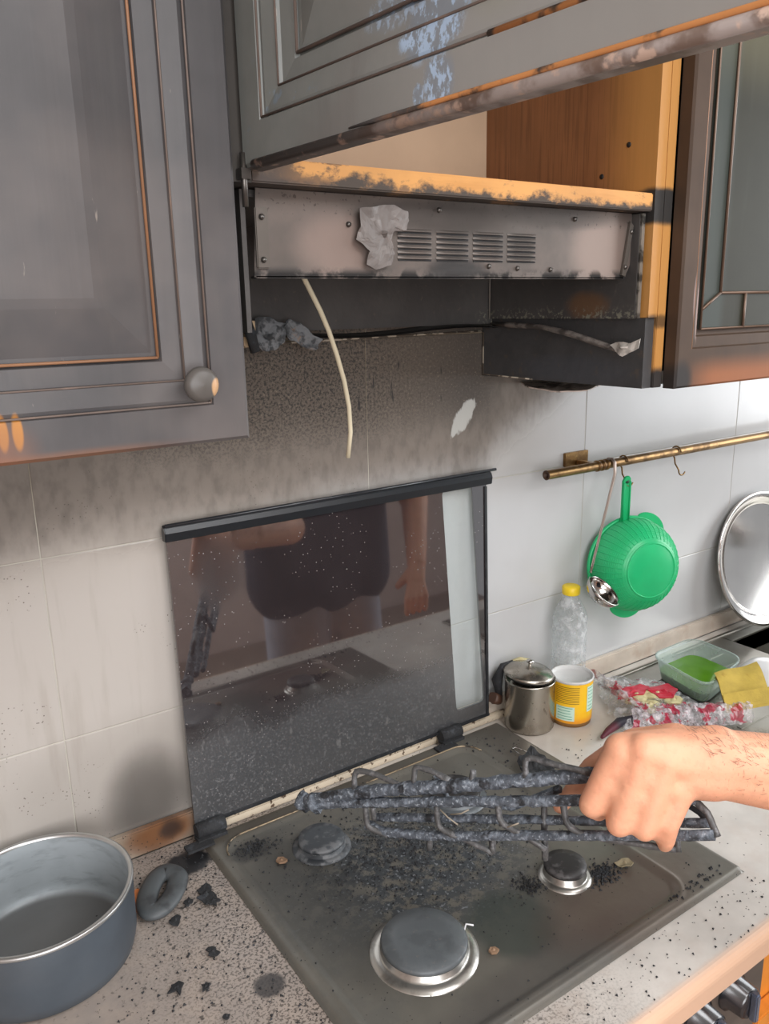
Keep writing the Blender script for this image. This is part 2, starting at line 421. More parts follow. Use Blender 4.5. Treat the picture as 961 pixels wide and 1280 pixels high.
M_blackin = mat('soot_black_metal', (74, 71, 69), 0.5, 0.15, layers=lambda t: [
    (t.noise(12, 4).sm(0.45, 0.7) * 0.5, (88, 85, 82)), (t.noise(110, 4).sm(0.66, 0.7) * 0.6, (96, 88, 80)),
    (t.blob((None, -0.235, 1.652), (None, 0.035, 0.018), 0.8, 0.9, 60) * t.x.sm(0.85, 0.9) * 0.55, (120, 82, 44), 0.6),
    (t.noise(200, 3).sm(0.54, 0.60) * t.z.sm(1.655, 1.635) * t.x.sm(0.9, 0.93), (122, 120, 106), 0.6)], bump=(90, 0.25, 0.002))
M_blackgloss = mat('black_enamel_bar', (26, 30, 34), 0.3)
M_ash = mat('grey_ash', (120, 122, 124), 0.9, layers=lambda t: [(t.noise(70, 5).sm(0.45, 0.6), (70, 72, 74)), (t.noise(40, 4, off=2).sm(0.6, 0.7), (150, 124, 104))], bump=(150, 0.5, 0.003))
M_charcoal = mat('black_char', (40, 41, 43), 0.8, layers=lambda t: [(t.noise(90, 4).sm(0.55, 0.7) * 0.5, (74, 78, 84))], bump=(160, 0.6, 0.003))
M_cable = mat('cream_cable_plastic', (212, 200, 172), 0.45, var=0.05)

def lid_layers(t):
    n = t.noise(7, 5); f = t.noise(260, 3); f2 = t.noise(85, 4, (1, 1, 0.5)); dr = t.noise(110, 3, (1, 1, 0.12))
    low = (t.z + (n - 0.5) * 0.10 + (t.x - 0.6) * 0.06).sm(1.09, 1.035)
    cl = t.blob((0.45, None, 1.30), (0.035, None, 0.05), 0.8, 0.8, 25)
    return [(low, (40, 42, 45), 0.42), (low * f.sm(0.56, 0.64) * 0.6, (84, 84, 86), 0.6), (low * f2.sm(0.62, 0.68) * 0.45, (100, 98, 96), 0.6),
            (cl * 0.5, (50, 50, 52), 0.3),
            (dr.sm(0.70, 0.73) * t.noise(30, 2).sm(0.5, 0.6) * t.x.sm(0.42, 0.5) * 0.8, (130, 126, 122), 0.6),
            (t.vor(150).sm(0.15, 0.07) * t.noise(14, 2).sm(0.45, 0.55) * 0.8, (150, 144, 140), 0.6),
            (t.blob((0.93, None, 1.37), (0.016, None, 0.014), 0.9) * 0.8, (96, 52, 30), 0.3)]
M_lid = mat('black_mirror_glass', (48, 42, 43), 0.035, layers=lid_layers, IOR=2.7)
M_pane = clear_mat('clear_glass_window', (205, 215, 210), 0.12, 0.05, 20, 0.22)
def hob_layers(t):
    n = t.noise(11, 6, (1, 1, 1), 0.65); f = t.noise(60, 6, (1, 1, 1), 0.7); f2 = t.noise(210, 4)
    mid = t.blob((0.60, -0.26, None), (0.17, 0.13, None), 0.9, 1.2, 12)
    return [(n.sm(0.48, 0.64) * 0.5 * t.x.sm(0.90, 0.7), (92, 92, 88), 0.45, 0.2), (mid * f.sm(0.40, 0.52), (58, 62, 65), 0.75, 0.0),
            (mid * f2.sm(0.57, 0.64) * f.sm(0.45, 0.55) * 0.8, (132, 136, 140), 0.7, 0.0),
            (t.blob((0.46, -0.22, None), (0.06, 0.17, None), 0.9, 0.8, 15) * 0.7, (64, 64, 62), 0.5, 0.2),
            (t.blob((0.64, -0.42, None), (0.06, 0.055, None), 0.5, 0.9, 20) * 0.75, (58, 66, 62), 0.35, 0.2),
            (t.blob((0.62, -0.50, None), (0.18, 0.03, None), 0.9, 0.8, 20) * 0.5, (84, 80, 78), 0.45, 0.4),
            (t.blob((0.79, -0.47, None), (0.12, 0.06, None), 0.9, 0.6, 14) * 0.4, (112, 84, 72), 0.35, 0.5),
            (t.blob((0.43, -0.10, None), (0.03, 0.02, None), 0.8, 1.4, 60) * 0.8, (60, 60, 60), 0.8, 0.0),
            (t.blob((0.93, -0.11, None), (0.05, 0.07, None), 0.9) * 0.5, (138, 132, 124), 0.25, 0.8),
            (t.vor(140).sm(0.16, 0.08) * t.noise(16, 2).sm(0.5, 0.58), (44, 42, 40), 0.8, 0.0),
            (t.y.sm(-0.075, -0.055) * t.x.sm(0.86, 0.6) * 0.6, (84, 76, 66), 0.5, 0.3)]
M_hob = mat('sooty_hob_steel', (112, 109, 101), 0.36, 0.35, layers=hob_layers, bump=(75, 0.18, 0.002))
M_hobedge = mat('hob_pale_rim', (168, 150, 124), 0.35, 0.6, layers=lambda t: [(t.noise(40, 4).sm(0.5, 0.62), (74, 70, 66))])
M_burncap = mat('sooted_burner_cap', (96, 101, 104), 0.42, 0.2, layers=lambda t: [(t.noise(28, 5).sm(0.45, 0.6) * 0.6, (76, 80, 82), 0.6), (t.noise(120, 3).sm(0.64, 0.70) * 0.6, (112, 108, 106))])
M_burndark = mat('black_burner_cap', (44, 42, 42), 0.5, 0.1, layers=lambda t: [(t.noise(60, 5).sm(0.5, 0.65) * 0.8, (92, 90, 90))])
M_alu = mat('bare_burner_aluminium', (178, 176, 170), 0.28, 0.85, layers=lambda t: [(t.noise(40, 4).sm(0.5, 0.7) * 0.5, (100, 96, 90))])
M_grate = mat('ash_crusted_iron', (84, 90, 98), 0.62, 0.1, layers=lambda t: [
    (t.noise(130, 5).sm(0.45, 0.62), (124, 132, 142), 0.7), (t.noise(260, 3).sm(0.60, 0.66) * 0.8, (168, 176, 184), 0.5), (t.noise(50, 4).sm(0.55, 0.66), (46, 48, 52), 0.6)], bump=(220, 0.8, 0.003))
M_rod = mat('grey_grate_prong', (92, 92, 92), 0.5, 0.3, layers=lambda t: [(t.noise(150, 4).sm(0.5, 0.66) * 0.7, (128, 128, 130)), (t.noise(60, 3).sm(0.55, 0.7) * 0.7, (56, 56, 58))], bump=(220, 0.5, 0.002))
M_potout = mat('dark_pot_coating', (78, 86, 94), 0.42, 0.2, layers=lambda t: [(t.noise(8, 4).sm(0.4, 0.7) * 0.5, (90, 94, 98))])
M_potin = mat('brushed_pot_aluminium', (168, 176, 180), 0.45, 0.3, layers=lambda t: [
    (t.z.sm(0.915, 0.905) * 0.8, (84, 80, 76), 0.5, 0.2), (t.noise(90, 4, (0.3, 0.3, 1)).sm(0.5, 0.7) * 0.3, (104, 108, 110)), (t.vor(60).sm(0.10, 0.05) * t.noise(10, 2).sm(0.5, 0.6), (50, 50, 50), 0.8, 0.0)])
M_potrim = mat('bright_pot_rim', (182, 182, 180), 0.3, 0.8)
M_brass = mat('aged_brass', (142, 112, 72), 0.32, 0.85, layers=lambda t: [(t.noise(40, 5).sm(0.45, 0.65) * 0.7, (92, 66, 42), 0.45), (t.noise(90, 4, off=2).sm(0.62, 0.7) * 0.6, (178, 150, 96))])
M_steel = mat('polished_steel', (196, 192, 188), 0.12, 1.0, var=0.04)
M_steelworn = mat('worn_canister_steel', (172, 166, 156), 0.24, 0.95, layers=lambda t: [(t.noise(16, 5).sm(0.5, 0.7) * 0.5, (122, 112, 100), 0.4), (t.noise(70, 4).sm(0.62, 0.7) * 0.5, (96, 80, 66), 0.5)])
M_sink = mat('brushed_sink_steel', (150, 148, 140), 0.35, 0.9, layers=lambda t: [(t.noise(10, 4).sm(0.4, 0.7) * 0.5, (112, 108, 100))])
M_green = mat('green_colander_plastic', (34, 178, 112), 0.32, var=0.06, layers=lambda t: [(t.noise(9, 3).sm(0.4, 0.7) * 0.4, (30, 198, 126))], Subsurface_Weight=0.15, Subsurface_Radius=(0.01, 0.03, 0.015))
M_yelcap = mat('yellow_cap_plastic', (236, 204, 40), 0.4, var=0.04)
def can_layers(t):
    txt = t.noise(260, 2, (1, 1, 0.05)).sm(0.45, 0.5)
    return [(t.z.sm(0.925, 0.912) * 0.8, (226, 140, 30)), (t.noise(30, 3).sm(0.5, 0.7) * 0.4, (240, 170, 30))]
M_can = mat('yellow_can_print', (240, 190, 36), 0.35, var=0.05, layers=can_layers)
M_canwhite = mat('white_torn_rim', (206, 206, 204), 0.5, layers=lambda t: [(t.noise(60, 4).sm(0.6, 0.7) * 0.5, (150, 136, 116))])
M_canlabel = mat('pale_green_label', (196, 222, 206), 0.4, var=0.05)
M_labelink = mat('label_ink', (70, 150, 120), 0.5)
M_labeldark = mat('dark_label_ink', (120, 96, 30), 0.5)
M_canbase = mat('rusty_can_base', (150, 110, 62), 0.5, 0.3)
M_bottle = clear_mat('clear_bottle_plastic', (215, 218, 220), 0.12, 0.06, 70, 0.65)
M_bag = clear_mat('clear_bag_film', (226, 226, 228), 0.08, 0.10, 70, 0.8, extra=(lambda t: t.noise(22, 2, off=1).sm(0.60, 0.62) * t.noise(70, 2).sm(0.42, 0.48), (180, 24, 54)))
M_tub = clear_mat('cloudy_tub_plastic', (200, 216, 210), 0.26, 0.3, 12, 0.40)
M_liquid = mat('green_dish_liquid', (84, 134, 22), 0.08, var=0.12, vs=25)
M_bagred = clear_mat('red_printed_bag_film', (224, 214, 218), 0.25, 0.10, 90, 0.85, extra=(lambda t: t.noise(38, 4, off=1).sm(0.50, 0.56), (176, 34, 66)))
M_bread = mat('pale_bread', (206, 196, 150), 0.8, bump=(60, 0.5, 0.004), layers=lambda t: [(t.noise(50, 4).sm(0.55, 0.7) * 0.5, (176, 140, 84))])
M_red = mat('red_wrapper', (190, 34, 58), 0.4)
M_sponge = mat('yellow_sponge_cloth', (188, 162, 72), 0.85, var=0.10, vs=40, bump=(240, 0.4, 0.002), layers=lambda t: [(t.noise(30, 4).sm(0.6, 0.7) * 0.5, (160, 124, 40))])
M_white = mat('white_glazed_ceramic', (232, 232, 234), 0.25, var=0.02)
M_knob = mat('black_oven_knob', (34, 34, 38), 0.22, IOR=1.9)
M_knobsil = mat('silver_knob_grip', (150, 160, 180), 0.2, 0.8)
M_oven = mat('oven_fascia_steel', (120, 112, 104), 0.35, 0.6, layers=lambda t: [(t.noise(20, 4, (0.2, 1, 1)).sm(0.4, 0.7) * 0.5, (96, 88, 82))])
M_orange = mat('orange_wood_front', (224, 140, 50), 0.45, layers=lambda t: [(t.noise(40, 4, (1, 1, 0.1)).sm(0.5, 0.7) * 0.4, (196, 112, 36))])
M_screw = mat('small_steel_screw', (96, 92, 88), 0.35, 0.8)
def skin_layers(t):
    return [(t.noise(28, 5).sm(0.42, 0.7) * 0.5, (228, 158, 126)), (t.noise(120, 4).sm(0.5, 0.7) * 0.25, (206, 140, 112)),
            (t.noise(420, 2, (1, 1, 0.3)).sm(0.64, 0.68) * (t.x.sm(0.64, 0.72)) * 0.45, (120, 84, 66))]
M_skin = mat('skin', (232, 170, 136), 0.55, layers=skin_layers, bump=(220, 0.25, 0.0015), Subsurface_Weight=0.12, Subsurface_Radius=(0.02, 0.008, 0.004))
M_hair = mat('dark_hair', (34, 28, 24), 0.6)
M_navy = mat('navy_cotton', (30, 34, 52), 0.85, bump=(60, 0.4, 0.004))
M_short = mat('pale_striped_cotton', (170, 176, 190), 0.85)
M_shoe = mat('grey_shoe', (90, 90, 92), 0.6)
M_eye = mat('eye', (60, 40, 30), 0.2)

# ------------------------------------------------------------------ room shell
GX0, GW = 0.2233, 0.4927
GZ0, GH = 1.3585, 0.2530
wall = struct(MB().box((-1.61, 0.0008, 0), (3.30, 0.12, 2.60)).build('wall_back', M_grout))
proto = None
gap = 0.0012
for i in range(-3, 6):
    for j in range(-4, 3):
        x0 = GX0 + i * GW; z0 = GZ0 + j * GH
        if i == -4 or x0 + GW < -1.0 or x0 > 3.0 or z0 < 0.05: continue
        if proto is None:
            mb = MB(); a = gap / 2; X0, X1, Z0, Z1 = a, GW - a, a, GH - a; e = 0.0012
            mb.add([(X0, 0.0016, Z0), (X1, 0.0016, Z0), (X1, 0.0016, Z1), (X0, 0.0016, Z1),
                    (X0, 0.0006, Z0), (X1, 0.0006, Z0), (X1, 0.0006, Z1), (X0, 0.0006, Z1),
                    (X0 + e, 0, Z0 + e), (X1 - e, 0, Z0 + e), (X1 - e, 0, Z1 - e), (X0 + e, 0, Z1 - e)],
                   [(0, 1, 5, 4), (1, 2, 6, 5), (2, 3, 7, 6), (3, 0, 4, 7), (4, 5, 9, 8), (5, 6, 10, 9), (6, 7, 11, 10), (7, 4, 8, 11), (8, 9, 10, 11)])
            proto = mb.build('wall_tile', M_tile, wall); o = proto
        else:
            o = proto.copy(); C.objects.link(o); o.parent = wall
        o.location = (x0, random.uniform(-0.0002, 0.0001), z0)
struct(MB().box((-1.61, -3.0, -0.05), (3.30, 0.12, 0)).build('floor', M_floor))
struct(MB().box((-1.61, -3.0, 2.60), (3.30, 0.12, 2.65)).build('ceiling', M_ceil))
struct(MB().box((-1.71, -3.0, 0), (-1.61, 0.12, 2.60)).build('wall_left', M_plaster))
fw = MB()
fw.box((-1.61, -3.1, 0), (3.30, -3.0, 0.95)); fw.box((-1.61, -3.1, 2.45), (3.30, -3.0, 2.60))
fw.box((-1.61, -3.1, 0.95), (-1.5, -3.0, 2.45)); fw.box((0.7, -3.1, 0.95), (3.30, -3.0, 2.45))
struct(fw.build('wall_front', M_plaster))
# marble upstand at the foot of the wall
struct(MB().box((-1.0, -0.012, 0.900), (2.9, -0.0005, 0.9405)).build('trim_1', M_trim, bevel=0.002))

# ------------------------------------------------------------------ worktop
ct = thing('countertop', 'speckled beige laminate worktop under the hob with a rounded front edge', 'worktop', (0.4, -0.3, 0.86))
mb = MB()
def slab(x0, x1, y0, y1):     # bullnosed front where y0 is the front line
    pr = [(y1, 0.86), (y1, 0.90)]
    if y0 < -0.6:
        for k in range(7):
            a = PI / 2 * k / 6; pr.append((y0 + 0.014 - 0.014 * math.sin(a), 0.886 + 0.014 * math.cos(a)))
        pr.append((y0, 0.864)); pr.append((y0 + 0.004, 0.86))
    else: pr += [(y0, 0.90), (y0, 0.86)]
    mb.prism([(x0, a, b) for a, b in pr], (x1 - x0, 0, 0))
slab(-1.0, 1.62, -0.612, -0.0125); slab(2.02, 2.9, -0.612, -0.0125)
mb.box((1.62, -0.075, 0.86), (2.02, -0.0125, 0.90)); slab(1.62, 2.02, -0.612, -0.50)
mb.build('worktop_slab', M_counter, ct)
# joint strip in front of the upstand, burnt pale edge seen below the glass lid
mbj = MB()
mbj.box((0.392, -0.0215, 0.9003), (1.02, -0.0128, 0.914))
mbj.build('pale_joint_strip', mat('speckled_cream_joint', (206, 192, 170), 0.5, layers=lambda t: [(t.noise(90, 4).sm(0.58, 0.64), (96, 78, 64))]), ct, bevel=0.0015)

# ------------------------------------------------------------------ cabinet door with nested mouldings
def ringdoor(name, P, R, D, N, W, H, m, parent, rings, thick=0.02, edge_mat=None):
    """P lower outer corner, R along width, D up, N outward; rings = [(inset, height)...]"""
    mb = MB(); vs = []; fs = []
    allr = [(0.0, -thick)] + rings
    for ins, h in allr:
        for a, b in ((ins, ins), (W - ins, ins), (W - ins, H - ins), (ins, H - ins)):
            vs.append(P + R * a + D * b + N * h)
    for i in range(len(allr) - 1):
        for k in range(4):
            fs.append((i * 4 + k, i * 4 + (k + 1) % 4, (i + 1) * 4 + (k + 1) % 4, (i + 1) * 4 + k))
    n = len(allr) - 1
    fs.append((n * 4, n * 4 + 1, n * 4 + 2, n * 4 + 3)); fs.append((3, 2, 1, 0))
    mb.add(vs, fs)
    return mb.build(name, m, parent)
def ringbead(name, P, R, D, N, W, H, ins, h, r, m, parent):
    mb = MB(); pts = [P + R * a + D * b + N * h for a, b in ((ins, ins), (W - ins, ins), (W - ins, H - ins), (ins, H - ins))]
    for k in range(4): mb.tube([pts[k], pts[(k + 1) % 4]], r, 6)
    return mb.build(name, m, parent)
DOOR_RINGS = [(0.0, -0.003), (0.003, 0.0), (0.034, 0.0), (0.036, -0.004), (0.040, -0.003), (0.056, -0.006), (0.058, -0.010), (0.074, -0.012), (0.076, -0.016)]
def panel_rings(m_ins=0.0):
    return [(0.0, 0.0), (0.004, 0.0), (0.042, 0.007), (0.050, 0.008)]
def make_door(P, R, N, W, H, m, parent, m_panel=None, bead=M_bead, thick=0.02):
    D = Vector((0, 0, 1))
    d = ringdoor('door', P, R, D, N, W, H, m, parent, DOOR_RINGS, thick)
    ringbead('bead', P, R, D, N, W, H, 0.0775, -0.012, 0.0014, bead, d)
    ringbead('moulding', P, R, D, N, W, H, 0.057, -0.006, 0.0009, M_beadthin, d)
    ringbead('moulding', P, R, D, N, W, H, 0.036, -0.001, 0.0010, M_beadthin, d)
    q = 0.078
    ringdoor('door_panel', P + R * q + D * q - N * 0.0145, R, D, N, W - 2 * q, H - 2 * q, m_panel or m, d, panel_rings(), 0.004)
    return d

YF = -0.332           # carcass front
# left cabinet
cl = thing('wall_cabinet', 'smoke-greyed wooden wall cabinet at the left with a closed panelled door', 'cabinet', (0.06, -0.16, 1.54))
mb = MB(); mb.box((-0.235, YF, 1.545), (-0.217, -0.002, 2.30)); mb.box((0.344, YF, 1.545), (0.362, -0.002, 2.30))
mb.box((-0.217, YF, 1.545), (0.344, -0.002, 1.563)); mb.box((-0.217, YF, 2.282), (0.344, -0.002, 2.30)); mb.box((-0.217, -0.008, 1.563), (0.344, -0.002, 2.282))
mb.build('carcass', M_darkwood, cl)
dl = make_door(Vector((-0.233, -0.353, 1.5395)), Vector((1, 0, 0)), Vector((0, -1, 0)), 0.589, 0.757, M_doorL, cl)
kc = aty(253, 481, -0.375)
k = MB(); k.lathe([(0.0, 0.0), (0.007, 0.0), (0.008, 0.010), (0.0135, 0.014), (0.0155, 0.019), (0.0145, 0.023), (0.010, 0.0255), (0.0, 0.0265)], (kc.x, -0.353, kc.z), 28, (0, -1, 0))
k.build('knob', mat('sooty_round_knob', (88, 84, 80), 0.4, layers=lambda t: [(t.blob((kc.x + 0.012, None, kc.z - 0.003), (0.005, None, 0.008), 0.4, 0.6, 90), (190, 150, 110))]), dl)

# middle cabinet above the hood
cm = thing('wall_cabinet', 'middle wall cabinet above the hood with its sooty door swung wide open', 'cabinet', (0.66, -0.16, 1.77))
MB().box((0.364, YF, 1.767), (0.382, -0.002, 2.30)).build('side_panel', M_darkwood, cm)
MB().box((0.948, YF, 1.635), (0.966, -0.002, 2.30)).build('side_panel', M_wood, cm, label='honey-coloured oak side panel, clean inside')
MB().box((0.948, YF + 0.004, 1.541), (0.966, -0.002, 1.6345)).build('side_panel', M_char, cm, label='charred black foot of the side panel')
MB().box((0.3825, YF + 0.002, 1.768), (0.9475, -0.008, 1.790)).build('shelf', M_shelf, cm, bevel=0.0015, label='pale wooden bottom shelf scorched along its edge')
MB().box((0.3825, -0.007, 1.790), (0.9475, -0.002, 2.30)).build('back_panel', M_cream, cm)
MB().box((0.3825, YF, 2.282), (0.9475, -0.008, 2.30)).build('top_panel', M_darkwood, cm)
for u, v in ((752, 221), (786, 181)):
    p = atx(u, v, 0.948); MB().lathe([(0.0, 0.0006), (0.0035, 0.0006), (0.0035, 0.0)], (0.948, p.y, p.z), 12, (-1, 0, 0)).build('peg_hole', M_slot, cm)
ang = math.radians(85.3); R = Vector((math.cos(ang), -math.sin(ang), 0)); N = Vector((-math.sin(ang), -math.cos(ang), 0))
H0 = Vector((0.3715, -0.336, 1.7775))
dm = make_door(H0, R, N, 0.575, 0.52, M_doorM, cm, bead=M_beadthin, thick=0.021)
mb = MB(); mb.box((0, 0, 0), (0.001, 0.001, 0.001)); mb.v = []; mb.f = []; mb.sm = []
lowp = [H0 + R * 0.0 - N * 0.021 + Vector((0, 0, -0.0008)), H0 + R * 0.575 - N * 0.021 + Vector((0, 0, -0.0008)), H0 + R * 0.575 + Vector((0, 0, -0.0008)) - N * 0.002, H0 - N * 0.002 + Vector((0, 0, -0.0008))]
mb.prism(lowp, (0, 0, 0.0006)); mb.tube([H0 + R * (0.02) - N * 0.001 + Vector((0, 0, 0.001)), H0 + R * 0.575 - N * 0.001 + Vector((0, 0, 0.001))], 0.0042, 12)
mb.build('bottom_edge', M_charedge, dm)
mb = MB(); mb.tube([H0 + R * 0.30 + Vector((0, 0, 0.0355)) - N * 0.001, H0 + R * 0.54 + Vector((0, 0, 0.0355)) - N * 0.001], 0.0022, 6)
mb.tube([H0 + R * (0.16 + 0.415 * k / 12) + N * 0.0002 + Vector((0, 0, 0.0065)) for k in range(13)], [0.0008] + [0.0018] * 12, 8)
mb.tube([H0 + R * 0.22 + Vector((0, 0, 0.0775)) - N * 0.011, H0 + R * 0.49 + Vector((0, 0, 0.0775)) - N * 0.011], 0.0024, 6)
mb.build('scorched_bead', mat('charred_orange_moulding', (206, 140, 84), 0.5, layers=lambda t: [(t.noise(45, 4).sm(0.5, 0.62), (78, 66, 58)), (t.y.sm(-0.60, -0.52), (84, 80, 78))]), dm)
hg = MB(); hg.box((0.3665, -0.345, 1.768), (0.376, -0.334, 1.777)); hg.tube([(0.371, -0.340, 1.745), (0.371, -0.340, 1.79)], 0.003, 8)
hg.build('hinge', M_screw, cm)

# right cabinet with leaded glass door
cr = thing('wall_cabinet', 'right wall cabinet with browned frame and leaded glass door', 'cabinet', (1.27, -0.16, 1.54))
mb = MB(); mb.box((0.9665, YF, 1.541), (0.9845, -0.002, 2.30)); mb.build('side_panel', M_wood, cr, bevel=0.001)
mb = MB(); mb.box((1.55, YF, 1.541), (1.566, -0.002, 2.30)); mb.box((0.985, YF, 1.545), (1.55, -0.002, 1.563)); mb.box((0.985, YF, 2.282), (1.55, -0.002, 2.30)); mb.box((0.985, -0.008, 1.563), (1.55, -0.002, 2.282)); mb.box((0.985, -0.30, 1.92), (1.55, -0.008, 1.938))
mb.build('carcass', M_darkwood, cr)
P = Vector((0.9865, -0.353, 1.5395)); W, H = 0.575, 0.757; R2 = Vector((1, 0, 0)); N2 = Vector((0, -1, 0)); D2 = Vector((0, 0, 1))
dr = MB(); vs = []; fs = []
rr = [(0, -0.02), (0, -0.003), (0.003, 0), (0.030, 0), (0.032, -0.004), (0.046, -0.006), (0.048, -0.010), (0.056, -0.012), (0.056, -0.020)]
for ins, h in rr:
    for a, b in ((ins, ins), (W - ins, ins), (W - ins, H - ins), (ins, H - ins)): vs.append(P + R2 * a + D2 * b * 1.0 + D2 * (0.022 if (ins > 0.02 and b < 0.2) else 0) + N2 * h)
n = len(rr)
for i in range(n):
    j = (i + 1) % n
    for k in range(4): fs.append((i * 4 + k, i * 4 + (k + 1) % 4, j * 4 + (k + 1) % 4, j * 4 + k))
dr.add(vs, fs); dgl = dr.build('door', M_doorR, cr)
ringbead('moulding', P, R2, D2, N2, W, H, 0.0315, -0.001, 0.0008, M_bead, dgl)
gx0, gx1, gz0, gz1 = P.x + 0.056, P.x + W - 0.056, P.z + 0.078, P.z + H - 0.056
MB().box((gx0, -0.345, gz0), (gx1, -0.341, gz1)).build('glass_pane', M_glass, dgl)
lc = MB(); ly = -0.3465
def lead(a, b, r=0.0022): lc.tube([(a[0], ly, a[1]), (b[0], ly, b[1])], r, 6)
ex = gx0 + 0.040; ez = gz0 + 0.048; ex2 = gx1 - 0.040; ez2 = gz1 - 0.048
lead((ex, ez), (ex, ez2)); lead((ex2, ez), (ex2, ez2)); lead((ex, ez), (ex2, ez)); lead((ex, ez2), (ex2, ez2))
lead((gx0, gz0 + 0.026), (ex, ez)); lead((gx1, gz0 + 0.026), (ex2, ez)); lead((gx0, gz1 - 0.026), (ex, ez2)); lead((gx1, gz1 - 0.026), (ex2, ez2))
for q in (0.10, 0.24, 0.38): lead((gx0 + q, gz0), (gx0 + q, ez)); lead((gx0 + q, gz1), (gx0 + q, ez2))
lead((gx0, gz0), (gx0, gz1), 0.0016); lead((gx0, gz0), (gx1, gz0), 0.0016)
lc.build('lead_came', M_lead, dgl)

# ------------------------------------------------------------------ burnt range hood
hd = thing('range_hood', 'burnt steel range hood gaping open under the middle cabinet', 'hood', (0.66, -0.15, 1.63))
MB().box((0.388, -0.030, 1.626), (0.9430, -0.022, 1.766)).build('back_plate', M_blackin, hd)
MB().box((0.9375, -0.318, 1.634), (0.9435, -0.031, 1.766)).build('side_plate', M_blackin, hd)
MB().box((0.384, -0.300, 1.634), (0.389, -0.031, 1.766)).build('side_plate', M_blackin, hd)
MB().box((0.3895, -0.296, 1.760), (0.937, -0.031, 1.7665)).build('top_plate', M_blackin, hd)
MB().box((0.9385, -0.3215, 1.634), (0.9445, -0.3185, 1.766)).build('edge_flange', mat('pale_scraped_flange', (140, 136, 128), 0.4, 0.5, layers=lambda t: [(t.noise(60, 4).sm(0.45, 0.6), (66, 64, 60))]), hd)
# bottom flange strip along the wall, slightly buckled
mb = MB()
for k in range(24):
    pass
mb.grid(lambda u, v: (0.389 + 0.55 * u, -0.052 + 0.03 * v, 1.618 + 0.004 * math.sin(u * 9) + 0.003 * v), 24, 2, thick=(0, 0, 0.003))
mb.build('bottom_flange', M_blackin, hd)
mb = MB(); mb.tube([(0.9345, -0.033, 1.634), (0.9345, -0.033, 1.758)], 0.0012, 6); mb.build('corner_seam', mat('pale_seam', (130, 124, 116), 0.5, 0.4), hd)
M_paleline = mat('chipped_pale_edge', (176, 164, 146), 0.5, layers=lambda t: [(t.noise(60, 4).sm(0.46, 0.52), (84, 74, 64))])
mb = MB(); mb.tube([(0.56, -0.003, 1.609), (0.75, -0.003, 1.612), (0.945, -0.003, 1.614)], 0.0016, 6); mb.build('lower_edge', M_paleline, hd)
mb = MB(); mb.tube([(0.9475, -0.004, 1.612), (0.9475, -0.004, 1.543), (0.9475, -0.12, 1.5415)], 0.0013, 6); mb.build('pale_edge', M_paleline, cm)
# front plate with louvers
ZA, ZB = 1.686, 1.767; FY = -0.306
front = MB()
front.prism([(0.392, FY, ZA), (0.928, FY, ZA), (0.938, FY, 1.704), (0.957 - 0.02, FY, ZB - 0.004), (0.936, FY, ZB), (0.398, FY, ZB)], (0, 0.0015, 0))
front.box((0.394, FY, ZA - 0.001), (0.926, FY + 0.012, ZA + 0.0012))
fp = front.build('front_plate', M_hood, hd)
br = MB(); br.box((0.3945, FY - 0.0035, 1.694), (0.408, FY - 0.0005, 1.750)); bo = br.build('bracket', mat('grimy_bracket', (96, 90, 84), 0.45, 0.5), fp, bevel=0.001)
br = MB(); br.prism([(0.918, FY - 0.004, 1.690), (0.925, FY - 0.004, 1.688), (0.9365, FY - 0.004, 1.752), (0.930, FY - 0.004, 1.757)], (0, 0.0035, 0)); br.build('bracket', MATS['grimy_bracket'], fp)
sc0 = None
for sx, sz in ((0.401, 1.741), (0.401, 1.702), (0.9325, 1.744), (0.9235, 1.700), (0.617, 1.757), (0.50, 1.738), (0.69, 1.699), (0.735, 1.697), (0.79, 1.696), (0.83, 1.756)):
    if sc0 is None:
        sc0 = MB().lathe([(0.0, 0.0025), (0.0022, 0.002), (0.003, 0.0), (0.003, -0.002)], (sx, FY - 0.004, sz), 12, (0, -1, 0)).build('screw', M_screw, fp); first = (sx, sz)
    else:
        o = sc0.copy(); C.objects.link(o); o.parent = fp; o.location = (sx - first[0], 0.0035 if 0.45 < sx < 0.9 else 0, sz - first[1])
l0 = None
for g in range(4):
    for r in range(6):
        x = 0.5605 + g * 0.0525; z = 1.7335 - r * 0.0056
        if l0 is None:
            m1 = MB()
            prof = [(0, 0.0028), (-0.0022, 0.0010), (-0.0026, -0.0002), (-0.0018, -0.0004), (0, 0.0020)]
            n = 8; vs = []; fs = []
            for i in range(n + 1):
                tt = i / n; s_ = math.sin(PI * tt) ** 0.35 if 0 < tt < 1 else 0.05
                for (dy, dz) in prof: vs.append((x + 0.0465 * tt, FY - 0.0002 + dy * s_, z + dz))
            for i in range(n):
                for k in range(4): fs.append((i * 5 + k, i * 5 + k + 1, (i + 1) * 5 + k + 1, (i + 1) * 5 + k))
            m1.add(vs, fs, True)
            l0 = m1.build('louver', M_hood, fp); lx, lz = x, z
            s0 = MB().box((x + 0.001, FY - 0.0006, z - 0.0022), (x + 0.0455, FY - 0.0001, z + 0.0004)).build('vent_slot', M_slot, fp)
        else:
            for q in (l0, s0):
                o = q.copy(); C.objects.link(o); o.parent = fp; o.location = (x - lx, 0, z - lz)
fo = [(446, 300), (449, 262), (462, 258), (478, 258), (492, 256), (508, 264), (512, 276), (506, 288), (494, 286), (488, 300), (494, 318), (488, 332), (470, 336), (458, 330), (462, 314)]
patch([aty(u, v, FY - 0.006) for u, v in fo], (0, -1, 0), 'foil_patch', M_foil, fp, rough=0.0035, rings=8, thick=0.0008, fr=70)
